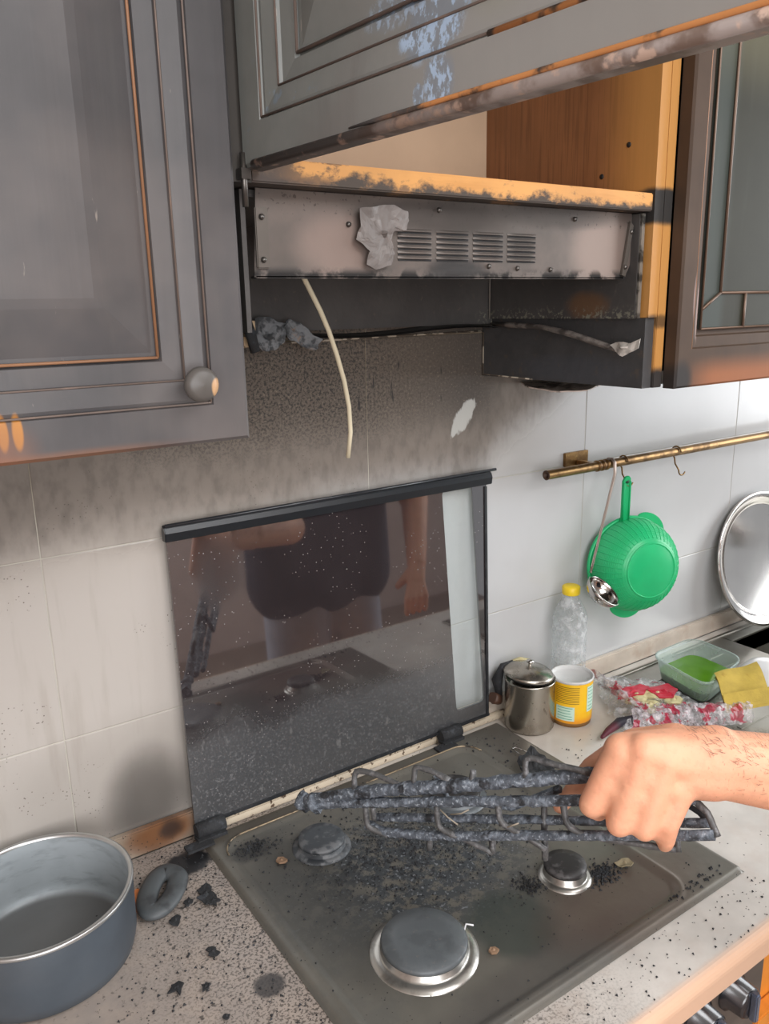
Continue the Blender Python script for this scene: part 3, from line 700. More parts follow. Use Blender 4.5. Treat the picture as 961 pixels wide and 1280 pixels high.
# melted light strip sagging from the right side plate
ms = [(616, 405, 0.936), (640, 406, 0.932), (680, 409, 0.93), (712, 417, 0.928), (742, 427, 0.93), (768, 436, 0.932), (780, 440, 0.933)]
mb = MB(); mb.tube([atx(u, v, x) for u, v, x in ms], [0.004, 0.0055, 0.006, 0.0065, 0.006, 0.005, 0.004], 8, jit=0.25, flat=0.7)
mb.build('melted_trim', mat('melted_grey_trim', (112, 104, 98), 0.55, layers=lambda t: [(t.noise(40, 4).sm(0.45, 0.6), (66, 60, 56))]), hd)
fo = [(762, 432), (778, 428), (800, 424), (796, 436), (778, 445), (768, 440)]
patch([atx(u, v, 0.925) for u, v in fo], (-1, 0, 0), 'curled_foil', mat('curled_white_foil', (190, 184, 176), 0.4, 0.3), hd, rough=0.005, rings=4, thick=0.0008)

# sagging plate below the right cabinet near the wall
fo = [(646, 474), (662, 486), (700, 490), (735, 488), (752, 480), (742, 474), (700, 470)]
tag(patch([atz(u, v, 1.522) for u, v in fo], (0, 0, 1), 'lamp_cover', mat('scorched_pale_plastic', (200, 184, 172), 0.5, layers=lambda t: [(t.noise(30, 4).sm(0.5, 0.62), (96, 84, 76))]), rough=0.004, rings=5, thick=0.002),
    'small scorched plastic lamp cover hanging under the right cabinet', 'lamp cover')

# ash and burnt scraps in the left corner below the hood
aw = []
fo = [(363, 398), (376, 404), (384, 416), (400, 424), (396, 436), (384, 438), (372, 430), (358, 418), (352, 408)]
tag(patch([aty(u, v, -0.055) for u, v in fo], (0, -1, 0), 'ash_flake', M_ash, rough=0.006, rings=7, thick=0.003), 'pale grey curled flake of ash under the hood beside the cable', 'ash', 'burnt scraps')
fo = [(322, 402), (338, 398), (352, 408), (356, 424), (344, 436), (326, 440), (318, 424)]
tag(patch([aty(u, v, -0.050) for u, v in fo], (0, -1, 0), 'burnt_insulation', M_ash, rough=0.010, rings=7, thick=0.004), 'crumbling burnt lump of insulation beside the left cabinet edge', 'debris', 'burnt scraps')
mb = MB(); mb.tube([aty(309, 398, -0.06), aty(313, 418, -0.06), aty(320, 440, -0.06)], [0.006, 0.007, 0.006], 8, jit=0.3)
tag(mb.build('charred_hose', M_charcoal), 'short black charred hose end beside the left cabinet', 'hose')
mb = MB(); a = aty(309, 405, -0.035); mb.box((a.x - 0.010, -0.045, a.z - 0.030), (a.x + 0.010, -0.034, a.z + 0.004))
tag(mb.build('socket_box', mat('cream_socket', (206, 180, 146), 0.5), bevel=0.002), 'cream plastic socket box half hidden behind the left door edge', 'socket')

# hanging cable
pts = [(352, 262, -0.206), (366, 306, -0.206), (376, 338, -0.205), (379, 346, -0.20), (388, 364, -0.19), (400, 388, -0.175), (411, 414, -0.16), (421, 444, -0.145), (430, 476, -0.13), (436, 508, -0.12), (438, 540, -0.115), (435, 572, -0.11)]
mb = MB(); mb.tube([aty(*p) for p in pts], 0.0031, 10)
tag(mb.build('cable', M_cable), 'cream cable hanging loose from the range hood', 'cable')

# ------------------------------------------------------------------ hob with lid, burners
hob = thing('gas_hob', 'soot-covered built-in gas hob with raised black glass lid', 'hob', (0.673, -0.283, 0.9))
HX0, HX1, HY0, HY1 = 0.383, 0.963, -0.532, -0.034
def rsdf(x, y, x0, x1, y0, y1, r):
    cx, cy = (x0 + x1) / 2, (y0 + y1) / 2; qx = abs(x - cx) - (x1 - x0) / 2 + r; qy = abs(y - cy) - (y1 - y0) / 2 + r
    return math.hypot(max(qx, 0), max(qy, 0)) + min(max(qx, qy), 0) - r
def sstep(a, b, x):
    t_ = min(1, max(0, (x - a) / (b - a))); return t_ * t_ * (3 - 2 * t_)
BX0, BX1, BY0, BY1 = 0.406, 0.864, -0.512, -0.068
def hobh(x, y):
    d = rsdf(x, y, BX0, BX1, BY0, BY1, 0.03)
    z = 0.9085 - 0.0045 * sstep(0.004, -0.008, d)
    z += 0.0012 * math.exp(-((d - 0.0055) / 0.003) ** 2)
    e = rsdf(x, y, HX0, HX1, HY0, HY1, 0.006)
    z -= 0.0075 * sstep(-0.006, 0.0, e)
    return z
mb = MB(); nx, ny = 240, 210
def hf(u, v):
    x = HX0 + (HX1 - HX0) * u; y = HY0 + (HY1 - HY0) * v
    return (x, y, hobh(x, y))
mb.grid(hf, nx, ny)
mb.build('hob_plate', M_hob, hob, recalc=False)
# pale worn line where the recess bends along the back
mb = MB(); pts = []
def bz(x, y): return hobh(x, y) + 0.0006
for k in range(7):
    a = PI / 2 * k / 6; pts.append((BX0 + 0.03 - 0.035 * math.sin(PI / 2 - a), BY1 - 0.03 + 0.035 * math.sin(a)))
pts += [(BX0 + 0.03 + (BX1 - BX0 - 0.06) * q / 12, BY1 + 0.005) for q in range(1, 12)]
for k in range(7):
    a = PI / 2 * k / 6; pts.append((BX1 - 0.03 + 0.035 * math.sin(a), BY1 - 0.03 + 0.035 * math.cos(a)))
mb.tube([(x, y, bz(x, y)) for x, y in pts], 0.0013, 6); mb.build('worn_ridge', M_hobedge, hob)
def burner(x, y, r, capm, skirt, h=0.016):
    z = hobh(x, y)
    b = MB().lathe([(r * 1.28, z - 0.001), (r * 1.26, z + 0.0015), (r * 1.08, z + 0.004), (r * 1.02, z + 0.004), (r * 1.02, z + 0.006), (r * 0.90, z + h * 0.5), (r * 0.90, z + h * 0.8), (0.0, z + h * 0.8)], (x, y, 0), 48).build('burner', skirt, hob)
    MB().lathe([(r * 0.92, z + h * 0.72), (r * 1.0, z + h * 0.74), (r * 1.01, z + h * 0.95), (r * 0.97, z + h * 1.12), (r * 0.6, z + h * 1.17), (0.0, z + h * 1.18)], (x, y, 0), 48).build('burner_cap', capm, b)
    return b
M_burnash = mat('ash_streaked_burner', (70, 74, 78), 0.55, 0.1, layers=lambda t: [(t.noise(45, 5).sm(0.46, 0.58), (104, 106, 108)), (t.noise(30, 4, off=3).sm(0.55, 0.62), (46, 50, 54))])
b1 = burner(0.521, -0.150, 0.0335, M_burnash, M_burnash, 0.014)
b2 = burner(0.523, -0.392, 0.0520, M_burncap, M_alu, 0.017)
b3 = burner(0.757, -0.398, 0.0285, M_burndark, M_alu, 0.019)
b4 = burner(0.752, -0.170, 0.040, M_burndark, M_burncap, 0.014)
a = b2; mb = MB(); mb.tube([(0.578, -0.40, 0.909), (0.586, -0.395, 0.9125), (0.590, -0.404, 0.915)], 0.0012, 6); mb.build('igniter', M_white, b2)
# lid: two sheets with a clear slot. Lid plane leans on the wall
LB = Vector((0.380, -0.0265, 0.924)); LT = Vector((0.380, -0.0135, 1.372))
LU = (LT - LB).normalized(); LR = Vector((1, 0, 0)); LN = LU.cross(LR).normalized()
if LN.y > 0: LN = -LN
LW = 0.568; LH = (LT - LB).length
def lp(a, b, n=0.0): return LB + LR * a + LU * b + LN * n
def slot_uv(u, v):
    p = aty(u, v, -0.02); return ((p.x - LB.x), (p.z - LB.z) / LU.z)
sl = [slot_uv(555, 612), slot_uv(592, 608), slot_uv(603, 878), slot_uv(568, 884)]
sx0 = (sl[0][0] + sl[3][0]) / 2 ; sx1 = (sl[1][0] + sl[2][0]) / 2; sb0 = (sl[2][1] + sl[3][1]) / 2; sb1 = (sl[0][1] + sl[1][1]) / 2
sh = (sl[0][0] - sl[3][0]) / 2
def slx(b): return sh * ((b - (sb0 + sb1) / 2) / ((sb1 - sb0) / 2))
inner = []
for cx_, cy_, a0 in ((sx1 - 0.010, sb1 - 0.010, 0), (sx0 + 0.010, sb1 - 0.010, 90), (sx0 + 0.010, sb0 + 0.010, 180), (sx1 - 0.010, sb0 + 0.010, 270)):
    for k in range(7):
        t_ = math.radians(a0 + 15 * k); inner.append((cx_ + 0.010 * math.cos(t_) + slx(cy_), cy_ + 0.010 * math.sin(t_)))
outer = [(LW, LH), (0, LH), (0, 0), (LW, 0)]
vs = []; fs = []
ni = len(inner)
for n_ in (0.0, -0.004):
    vs += [lp(a, b, n_) for a, b in outer] + [lp(a, b, n_) for a, b in inner]
def side(o, flip):
    F = []
    for q in range(4):
        seg_ = [4 + (q * 7 + k) for k in range(7)]
        for k in range(6): F.append([q, seg_[k], seg_[k + 1]])
        F.append([q, seg_[6], 4 + ((q + 1) * 7) % ni, (q + 1) % 4])
    return [[i + o for i in (f[::-1] if flip else f)] for f in F]
fs += side(0, False) + side(4 + ni, True)
for i in range(ni): j = (i + 1) % ni; fs.append((4 + i, 4 + j, 4 + j + 4 + ni, 4 + i + 4 + ni))
for i in range(4): j = (i + 1) % 4; fs.append((i, j, j + 4 + ni, i + 4 + ni))
mb = MB(); mb.add(vs, fs); lid = mb.build('glass_lid', M_lid, hob, label='black glass lid standing against the wall, sooty below')
mb = MB(); mb.add([lp(a, b, -0.0015) for a, b in inner], [list(range(ni))]); mb.build('clear_window', M_pane, lid, recalc=False)
# top handle bar of the lid
mb = MB(); mb.prism([lp(-0.004, LH - 0.016, 0.0005), lp(-0.004, LH - 0.016, 0.007), lp(-0.004, LH - 0.004, 0.009), lp(-0.004, LH + 0.004, 0.006), lp(-0.004, LH + 0.007, -0.002), lp(-0.004, LH, -0.0055), lp(-0.004, LH - 0.016, -0.0052)], (LW + 0.012, 0, 0))
mb.build('handle_bar', M_blackgloss, lid, bevel=0.001)
mb = MB(); mb.tube([lp(-0.002, LH + 0.006, 0.004), lp(LW + 0.018, LH + 0.008, 0.005)], 0.0026, 8); mb.build('edge_strip', mat('shiny_black_strip', (40, 42, 46), 0.2), lid)
mb = MB(); mb.box((0.379, LB.y - 0.003, 0.9215), (0.949, LB.y + 0.003, 0.926)); mb.prism([lp(LW - 0.005, 0, 0.0005), lp(LW, 0, 0.0005), lp(LW, LH - 0.02, 0.0005), lp(LW - 0.005, LH - 0.02, 0.0005)], LN * 0.002)
mb.build('lower_frame', mat('black_lid_frame', (32, 34, 37), 0.5, layers=lambda t: [(t.noise(60, 4).sm(0.5, 0.65) * 0.5, (60, 60, 62))]), lid)
# hinges
for hx in (0.400, 0.852):
    h = MB(); h.tube([(hx - 0.022, -0.034, 0.920), (hx + 0.022, -0.034, 0.920)], 0.011, 14); h.box((hx - 0.024, -0.050, 0.908), (hx + 0.020, -0.030, 0.914)); h.box((hx - 0.045, -0.062, 0.9086), (hx - 0.005, -0.044, 0.9125))
    h.build('hinge', M_charcoal, hob)

# ------------------------------------------------------------------ cast grate held above the hob
def dg(u): return 1 / (1 / 1.03 + (1 / 0.79 - 1 / 1.03) * (u - 378) / 517)
def gp(u, v, dd=0.0): return atd(u, v, dg(u) + dd)
gr = thing('hob_grate', 'ash-crusted iron pan grate lifted off the hob by a hand', 'grate', gp(640, 1000))
def gtube(name, pts, r, m, n=26, jit=0.16, seg=10):
    P = [gp(*p) for p in pts]; Q = []
    for i in range(len(P) - 1):
        for k in range(n): Q.append(P[i].lerp(P[i + 1], k / n))
    Q.append(P[-1])
    return MB().tube(Q, r, seg, jit=jit).build(name, m, gr)
gtube('bar', [(383, 1001), (470, 988), (600, 980), (868, 958, 0.01)], 0.0078, M_grate, 26)
gtube('bar', [(383, 1005), (480, 1003), (868, 999)], 0.0060, M_grate, 40)
gtube('bar', [(470, 1021, 0.025), (890, 1029, 0.02)], 0.0050, M_grate, 60)
gtube('bar', [(458, 1030, 0.012), (480, 1040, 0.012), (540, 1045, 0.01), (893, 1044)], 0.0054, M_grate, 40)
gtube('end_bar', [(866, 998, 0.012), (884, 1016, 0.008), (897, 1046)], 0.0036, M_rod, 8, 0.1)
gtube('end_bar', [(856, 1004, 0.03), (874, 1016, 0.025), (889, 1031, 0.02)], 0.0030, M_charcoal, 8, 0.1)
gtube('tip_knob', [(374, 1000), (388, 1003), (400, 1004)], 0.0095, M_grate, 6, 0.5)
def prong(pts, r=0.0036):
    P = [gp(*p) for p in pts]
    Q = [P[0]]
    for i in range(1, len(P)):
        for k in range(1, 5): Q.append(P[i - 1].lerp(P[i], k / 4))
    # soften the bend
    for _ in range(2):
        Q = [Q[0]] + [(Q[i - 1] + Q[i] * 2 + Q[i + 1]) / 4 for i in range(1, len(Q) - 1)] + [Q[-1]]
    return MB().tube(Q, r, 8, jit=0.18).build('prong', M_rod, gr)
for p in ([(443, 986), (443, 962), (470, 968), (505, 984)], [(517, 980), (518, 957), (540, 964), (562, 976)], [(590, 980), (591, 962)],
          [(657, 972), (656, 945), (690, 955), (738, 966)],
          [(457, 1008), (458, 1034, 0.005), (485, 1044, 0.01)], [(466, 1008), (467, 1024, 0.005)],
          [(546, 1006), (547, 1036, 0.004), (580, 1048, 0.008), (616, 1066, 0.012)], [(622, 1003), (625, 1030, 0.003), (660, 1046, 0.006), (682, 1062, 0.010)],
          [(704, 1002), (707, 1032, 0.0), (730, 1044, 0.003), (780, 1052, 0.005), (845, 1062, 0.01)], [(680, 1004, 0.02), (681, 1075, 0.02)],
          [(537, 1042, 0.015), (537, 1062, 0.018)], [(615, 1040, 0.012), (616, 1066, 0.012)], [(846, 1035, 0.01), (847, 1064, 0.01)]):
    prong(p)
MB().tube([gp(545, 968 + 0, 0.01), gp(560, 1000, 0.03), gp(640, 1010, 0.03), gp(700, 985, 0.02)], 0.004, 8, jit=0.3).build('cross_bar', M_grate, gr)
# loose burnt strands caught on it
M_strand = mat('pale_strand', (150, 140, 124), 0.6)
for P_, lab in (([gp(550, 1012, -0.008), gp(560, 1022, -0.01), gp(572, 1031, -0.008)], 'pale burnt strand curling down under the middle of the grate'),
                ([gp(563, 1018, -0.006), gp(576, 1017, -0.008), gp(586, 1012, -0.006)], 'pale burnt strand curving right near the second prong'),
                ([gp(634, 1034, -0.006), gp(648, 1029, -0.008)], 'short pale burnt strand lying on the lower bar')):
    tag(MB().tube(P_, 0.0009, 5).build('burnt_strand', M_strand), lab, 'strand', 'burnt strands on the grate')

# ------------------------------------------------------------------ pot at the lower left
pc = Vector((0.1500, -0.1270, 0.9)); pr_, ph = 0.1075, 0.094
def at_u(u): pass
pot = thing('pot', 'wide grey aluminium pot with dark outside and no handle, on the left worktop', 'pot', (pc.x, pc.y, 0.9005))
MB().lathe([(0.0, 0.001), (pr_ * 0.90, 0.001), (pr_ * 0.955, 0.006), (pr_ * 0.985, 0.02), (pr_, ph - 0.003), (pr_ - 0.001, ph - 0.0005)], (pc.x, pc.y, 0.9), 96).build('pot_outside', M_potout, pot)
MB().lathe([(0.0, 0.006), (pr_ * 0.86, 0.006), (pr_ * 0.92, 0.011), (pr_ * 0.955, 0.024), (pr_ - 0.0045, ph - 0.003), (pr_ - 0.004, ph - 0.0005)], (pc.x, pc.y, 0.9), 96).build('pot_inside', M_potin, pot)
MB().lathe([(pr_ + 0.0008, ph - 0.004), (pr_ + 0.0012, ph - 0.001), (pr_ - 0.001, ph + 0.0008), (pr_ - 0.0045, ph), (pr_ - 0.0052, ph - 0.004)], (pc.x, pc.y, 0.9), 96).build('rim', M_potrim, pot)

# charred loop handle and orange scrap beside the pot
hl = []
ctr = [(218, 1086), (206, 1084), (192, 1096), (182, 1116), (178, 1136), (186, 1146), (200, 1142), (216, 1126), (226, 1106), (228, 1092)]
H = [atz(201 + (u - 201) * 0.82, 1114 + (v - 1114) * 0.84, 0.909) for u, v in ctr]
mb = MB(); Q = []
for i in range(len(H)):
    for k in range(4): Q.append(H[i].lerp(H[(i + 1) % len(H)], k / 4))
for _ in range(3): Q = [(Q[i - 1] + Q[i] * 2 + Q[(i + 1) % len(Q)]) / 4 for i in range(len(Q))]
mb.tube(Q, 0.0140, 12, closed=True, flat=0.55)
tag(mb.build('charred_loop', mat('sooty_bakelite', (78, 82, 84), 0.5, layers=lambda t: [(t.noise(30, 4).sm(0.5, 0.7), (58, 60, 62))])), 'charred dark loop-shaped pot handle lying beside the pot', 'burnt loop')
fo = [(163, 1118), (172, 1112), (183, 1116), (182, 1126), (172, 1136), (165, 1146), (158, 1146), (160, 1130)]
tag(patch([atz(u, v, 0.905) for u, v in fo], (0, 0, 1), 'orange_scrap', mat('orange_melted_plastic', (206, 122, 66), 0.5), rough=0.002, rings=4, thick=0.004), 'small orange melted scrap between pot and charred handle', 'scrap')
# char flakes
fl = [(257, 1118, 14, 'black jagged char flake between the charred handle and the hob edge'), (266, 1126, 9, 'narrow black char sliver beside the hob edge'),
      (219, 1150, 8, 'small round black char crumb below the charred handle'), (221, 1235, 14, 'large black char flake on the worktop below the charred handle'),
      (266, 1190, 8, 'small black char flake near the hob left edge'), (257, 1234, 7, 'small black char crumb right of the large flake'),
      (284, 1270, 6, 'tiny black char crumb at the bottom of the picture'), (236, 1128, 7, 'small black char crumb right of the loop handle')]
for u, v, s_, lab in fl:
    o_ = []
    n = random.randint(9, 12)
    for k in range(n):
        a = 2 * PI * k / n; r = s_ * random.uniform(0.35, 1.25); o_.append(atz(u + r * math.cos(a), v + r * 0.75 * math.sin(a), 0.9035))
    tag(patch(o_, (0, 0, 1), 'char_flake', M_charcoal, rough=0.0016, rings=3, thick=0.002), lab, 'char flake', 'char flakes on the left worktop')
# crumbs nobody could count
mb = MB()
def crumb(p, r):
    q = [Vector((1, 0, -0.3)), Vector((-0.5, 0.87, -0.3)), Vector((-0.5, -0.87, -0.3)), Vector((0, 0, 0.8))]
    an = random.uniform(0, 6.28); M_ = Matrix.Rotation(an, 3, 'Z')
    mb.add([p + (M_ @ k) * r * random.uniform(0.7, 1.3) for k in q], [(0, 2, 1), (0, 1, 3), (1, 2, 3), (2, 0, 3)])
for _ in range(900):
    x = random.uniform(0.0, 0.375) ; x = 0.375 - (0.375 - x) * random.random() ** 0.6
    y = random.uniform(-0.50, -0.02)
    if math.hypot(x - pc.x, y - pc.y) < pr_ + 0.006: continue
    crumb(Vector((x, y, 0.9012)), random.choice((0.0007, 0.001, 0.001, 0.0016, 0.0022)))
for _ in range(260):
    x = random.uniform(0.97, 1.2) if random.random() < 0.35 else random.uniform(0.6, 1.1)
    y = random.uniform(-0.30, -0.03) if x > 0.97 and random.random() < 0.6 else random.uniform(-0.60, -0.537)
    if HX0 < x < HX1 + 0.003 and y > -0.535: continue
    if y > -0.16 and x > 0.96: continue
    crumb(Vector((x, y, 0.9012)), random.choice((0.0008, 0.001, 0.0014, 0.002)))
o = mb.build('soot_crumbs', M_charcoal); o['kind'] = 'stuff'; tag(o, 'fine black soot crumbs scattered over the worktop', 'soot')
mb = MB()
def cluster(cx, cy, sx, sy, n, rs):
    for _ in range(n):
        x = random.gauss(cx, sx); y = random.gauss(cy, sy)
        if not (HX0 + 0.01 < x < HX1 - 0.01 and HY0 + 0.01 < y < HY1 - 0.01): continue
        crumb(Vector((x, y, hobh(x, y) + 0.001)), random.choice(rs))
cluster(0.63, -0.21, 0.085, 0.055, 2600, (0.0006, 0.0008, 0.001, 0.0014, 0.0022))
cluster(0.44, -0.10, 0.016, 0.010, 200, (0.0008, 0.0014, 0.0025))
cluster(0.80, -0.425, 0.014, 0.009, 300, (0.001, 0.0018, 0.003))
cluster(0.705, -0.385, 0.009, 0.011, 160, (0.0008, 0.0014, 0.0025))
cluster(0.67, -0.36, 0.12, 0.09, 260, (0.0007, 0.001, 0.0015))
cluster(0.90, -0.10, 0.03, 0.03, 40, (0.001, 0.0015, 0.003)); cluster(0.89, -0.515, 0.03, 0.006, 60, (0.001, 0.002, 0.003))
o = mb.build('burnt_residue', M_charcoal); o['kind'] = 'stuff'; tag(o, 'crusted black burnt residue scattered across the hob', 'soot')
fo = [(650, 948), (664, 938), (680, 946), (690, 960), (682, 974), (664, 976), (652, 964)]
tag(patch([atz(u, v, 0.925) for u, v in fo], (0, 0, 1), 'molten_lump', M_charcoal, rough=0.008, rings=6, thick=0.004), 'black molten lump on the hob corner in front of the canister', 'debris')
mb = MB(); mb.tube([atz(640, 936, 0.914), atz(645, 934, 0.915), atz(658, 940, 0.915), atz(662, 946, 0.914), atz(650, 943, 0.914)], 0.0013, 6, closed=True)
tag(mb.build('wire_loop', M_steel), 'small pale wire loop on the hob corner', 'wire')
fo = [(768, 1078), (776, 1073), (786, 1074), (792, 1080), (788, 1086), (776, 1084)]
tag(patch([atz(u, v, 0.9095) for u, v in fo], (0, 0, 1), 'burnt_scrap', mat('tan_burnt_paper', (134, 122, 96), 0.8), rough=0.003, rings=4, thick=0.001), 'crumpled tan burnt scrap behind the small front burner', 'scrap')
for u, v, lab in ((617, 1188, 'small tan burnt crumb on the greenish hob stain'), (352, 1076, 'small tan crumb in front of the rear left burner')):
    fo = [atz(u + 7 * math.cos(a), v + 4 * math.sin(a), 0.9065) for a in (0, 1, 2, 3, 4, 5)]
    tag(patch(fo, (0, 0, 1), 'burnt_crumb', mat('tan_crumb', (140, 112, 88), 0.7), rough=0.0015, rings=3, thick=0.003), lab, 'crumb')

# ------------------------------------------------------------------ canister, can and bottle
cc = Vector((1.012, -0.068, 0.9))
cn = thing('canister', 'worn stainless steel canister with loose lid beside the glass lid', 'canister', cc)
r = 0.0455
MB().lathe([(0, 0.0005), (r * 0.96, 0.0005), (r, 0.004), (r, 0.090), (r * 1.02, 0.092), (r * 1.02, 0.095), (r * 0.97, 0.095), (r * 0.96, 0.012), (0, 0.010)], cc, 56).build('body', M_steelworn, cn)
tl = Vector((0.10, -0.05, 1)); lc_ = cc + Vector((-0.002, 0.002, 0.1015))
ld = MB().lathe([(r * 1.0, 0.0), (r * 1.01, 0.003), (r * 0.96, 0.006), (r * 0.90, 0.007), (r * 0.84, 0.010), (r * 0.4, 0.015), (0, 0.017)], lc_, 56, tl).build('canister_lid', M_steelworn, cn)
MB().lathe([(0.0025, 0.015), (0.003, 0.021), (0.007, 0.023), (0.007, 0.026), (0.0, 0.028)], lc_, 24, tl).build('lid_knob', M_steel, ld)
MB().lathe([(r * 0.93, 0.0), (r * 0.93, -0.004)], lc_, 40, tl).build('lid_gasket', M_slot, ld)
kc2 = Vector((1.090, -0.098, 0.9)); r = 0.0385
ca = thing('can', 'yellow food can with torn open top, right of the steel canister', 'can', kc2)
MB().lathe([(0, 0.001), (r * 0.95, 0.001), (r * 0.97, 0.008)], kc2, 48).build('can_base', M_canbase, ca)
MB().lathe([(r * 0.97, 0.008)] + [(r * (1.0 - 0.006 * (k % 2)), 0.010 + 0.0035 * k) for k in range(22)] + [(r, 0.086)], kc2, 56).build('can_wall', M_can, ca)
MB().lathe([(r, 0.086), (r * 1.03, 0.088), (r * 1.03, 0.091), (r * 0.96, 0.0915), (r * 0.94, 0.088), (r * 0.92, 0.086), (r * 0.90, 0.084), (0, 0.082)], kc2, 56).build('can_top', M_canwhite, ca)
def cyl_label(c, r, a0, a1, z0, z1, name, m, parent, lines=None):
    mb = MB(); mb.grid(lambda u, v: (c.x + r * math.cos(math.radians(a0 + (a1 - a0) * u)), c.y + r * math.sin(math.radians(a0 + (a1 - a0) * u)), c.z + z0 + (z1 - z0) * v), 10, 1)
    o = mb.build(name, m, parent, recalc=False)
    if lines:
        mm, n, mg = lines; mb = MB(); rr_ = r + 0.0003
        for k in range(n):
            zc = z0 + (z1 - z0) * (k + 0.6) / (n + 0.2); b0 = a0 + (a1 - a0) * mg; b1 = a1 - (a1 - a0) * (mg + random.uniform(0, 0.2))
            mb.grid(lambda u, v: (c.x + rr_ * math.cos(math.radians(b0 + (b1 - b0) * u)), c.y + rr_ * math.sin(math.radians(b0 + (b1 - b0) * u)), c.z + zc + 0.0011 * v), 8, 1)
        mb.build('print_lines', mm, o if parent is None else parent, recalc=False)
    return o
cyl_label(kc2, r + 0.0004, 180, 232, 0.014, 0.042, 'can_label', M_canlabel, ca, (M_labelink, 5, 0.10))
cyl_label(kc2, r + 0.0004, 268, 300, 0.030, 0.080, 'can_label', M_canlabel, ca, (M_labelink, 7, 0.10))
mb = MB()
for k in range(10):
    z = 0.048 + k * 0.0035
    mb.grid(lambda u, v: (kc2.x + (r + 0.0004) * math.cos(math.radians(178 + 66 * u)), kc2.y + (r + 0.0004) * math.sin(math.radians(178 + 66 * u)), kc2.z + z + 0.0010 * v), 8, 1)
mb.build('print_lines', M_labeldark, ca, recalc=False)
bc = Vector((1.138, -0.044, 0.9)); r = 0.0335
bt = thing('bottle', 'empty clear plastic bottle with yellow cap behind the yellow can', 'bottle', bc)
prof = [(0, 0.004), (r * 0.7, 0.002), (r * 0.95, 0.004)]
for k in range(16): prof.append((r * (1.0 - 0.045 * (k % 2)), 0.012 + 0.010 * k))
prof += [(r * 0.99, 0.175), (r * 0.86, 0.19), (r * 0.62, 0.205), (r * 0.44, 0.215), (r * 0.40, 0.224)]
MB().lathe(prof, bc, 40).build('bottle_body', M_bottle, bt)
MB().lathe([(0.0165, 0.222), (0.017, 0.224), (0.017, 0.236), (0.0145, 0.238), (0.0, 0.238)], bc, 24).build('bottle_cap', M_yelcap, bt)
# burnt utensil behind the canister
ut = thing('peeler', 'burnt black utensil with wooden grip behind the steel canister', 'utensil', aty(640, 830, -0.02))
MB().tube([aty(624, 868, -0.024), aty(622, 850, -0.024), aty(628, 832, -0.024), aty(640, 829, -0.024)], [0.006, 0.009, 0.005, 0.006], 8, jit=0.3).build('blade', M_charcoal, ut)
MB().tube([aty(640, 829, -0.024), aty(650, 825, -0.024), aty(662, 827, -0.024)], 0.006, 8, jit=0.1).build('grip', M_bread, ut)
tag(MB().tube([aty(615, 872, -0.022), aty(624, 874, -0.024)], [0.012, 0.010], 12, jit=0.2).build('burnt_lump', mat('burnt_brown_knob', (84, 58, 44), 0.5)), 'burnt brown rounded lump between glass lid and canister', 'debris')

# ------------------------------------------------------------------ brass rail with things hanging
rl = thing('utensil_rail', 'aged brass utensil rail fixed across the right wall tiles', 'rail', (1.4, -0.05, 1.36))
A = aty(683, 592, -0.05); B = aty(961, 545, -0.05); zr = (A.z + B.z) / 2
B = Vector((2.35, -0.05, zr)); A.z = zr
mb = MB(); mb.tube([A, B], 0.0085, 20, caps=False); mb.build('tube', M_brass, rl)
MB().lathe([(0.0085, 0), (0.0088, -0.001), (0.0055, -0.0005), (0.0055, 0.02), (0, 0.02)], A, 20, (1, 0, 0)).build('tube_end', mat('dark_tube_bore', (70, 48, 34), 0.6), rl)
for bx in (1.185, 2.2):
    mb = MB(); mb.box((bx - 0.035, -0.006, zr - 0.004), (bx + 0.028, -0.0003, zr + 0.022)); mb.box((bx - 0.006, -0.052, zr - 0.004), (bx + 0.006, -0.006, zr + 0.006)); mb.build('wall_bracket', M_brass, rl, bevel=0.001)
mb = MB()
for rx in (1.188, 1.200, 1.212): mb.lathe([(0.0087, -0.003), (0.0105, -0.002), (0.0105, 0.002), (0.0087, 0.003)], (rx, -0.05, zr), 20, (1, 0, 0))
mb.build('collar', M_brass, rl)
def shook(x, lab):
    P = []
    for k in range(10): a = math.radians(200 - 200 * k / 9 - 20); P.append(Vector((x, -0.05 + 0.0108 * math.cos(a), zr + 0.0108 * math.sin(a))))
    P += [Vector((x + 0.002, -0.0415 - 0.004, zr - 0.014)), Vector((x - 0.004, -0.052, zr - 0.024)), Vector((x - 0.006, -0.062, zr - 0.034))]
    for k in range(7): a = math.radians(180 + 150 * k / 6); P.append(Vector((x + 0.006 + 0.011 * math.cos(a), -0.062, zr - 0.036 + 0.011 * math.sin(a))))
    tag(MB().tube(P, 0.0016, 8).build('s_hook', M_brass), lab, 'hook', 's-hooks on the brass rail')
shook(aty(779, 580, -0.05).x, 'brass hook on the rail holding the green colander')
shook(aty(845, 568, -0.05).x, 'empty brass hook on the rail right of the green colander')
# green colander
c0 = aty(798, 708, -0.075)
col = thing('colander', 'green plastic colander hanging on the brass rail', 'colander', c0)
ax = Vector((-0.28, -0.96, 0.10)).normalized()      # open side faces the wall? the rounded base faces the room
ux = Vector((0, 0, 1)).cross(ax).normalized(); uz = ax.cross(ux).normalized()
R0 = 0.091
def cp(a, r, h): return c0 + ux * (r * math.cos(a)) + uz * (r * math.sin(a)) + ax * h
mb = MB(); prof = []
for k in range(13):
    t_ = k / 12; prof.append((R0 * (1 - 0.42 * t_ ** 2.6), -0.030 + 0.070 * (t_ ** 0.9)))
n = 72; vs = []; fs = []; W_ = []
for i, (r, h) in enumerate(prof):
    for k in range(n): vs.append(cp(2 * PI * k / n, r, h))
nb = len(prof)
for i in range(nb - 1):
    for k in range(n): fs.append((i * n + k, i * n + (k + 1) % n, (i + 1) * n + (k + 1) % n, (i + 1) * n + k))
vs.append(c0 + ax * (prof[-1][1] - 0.002)); ce = len(vs) - 1
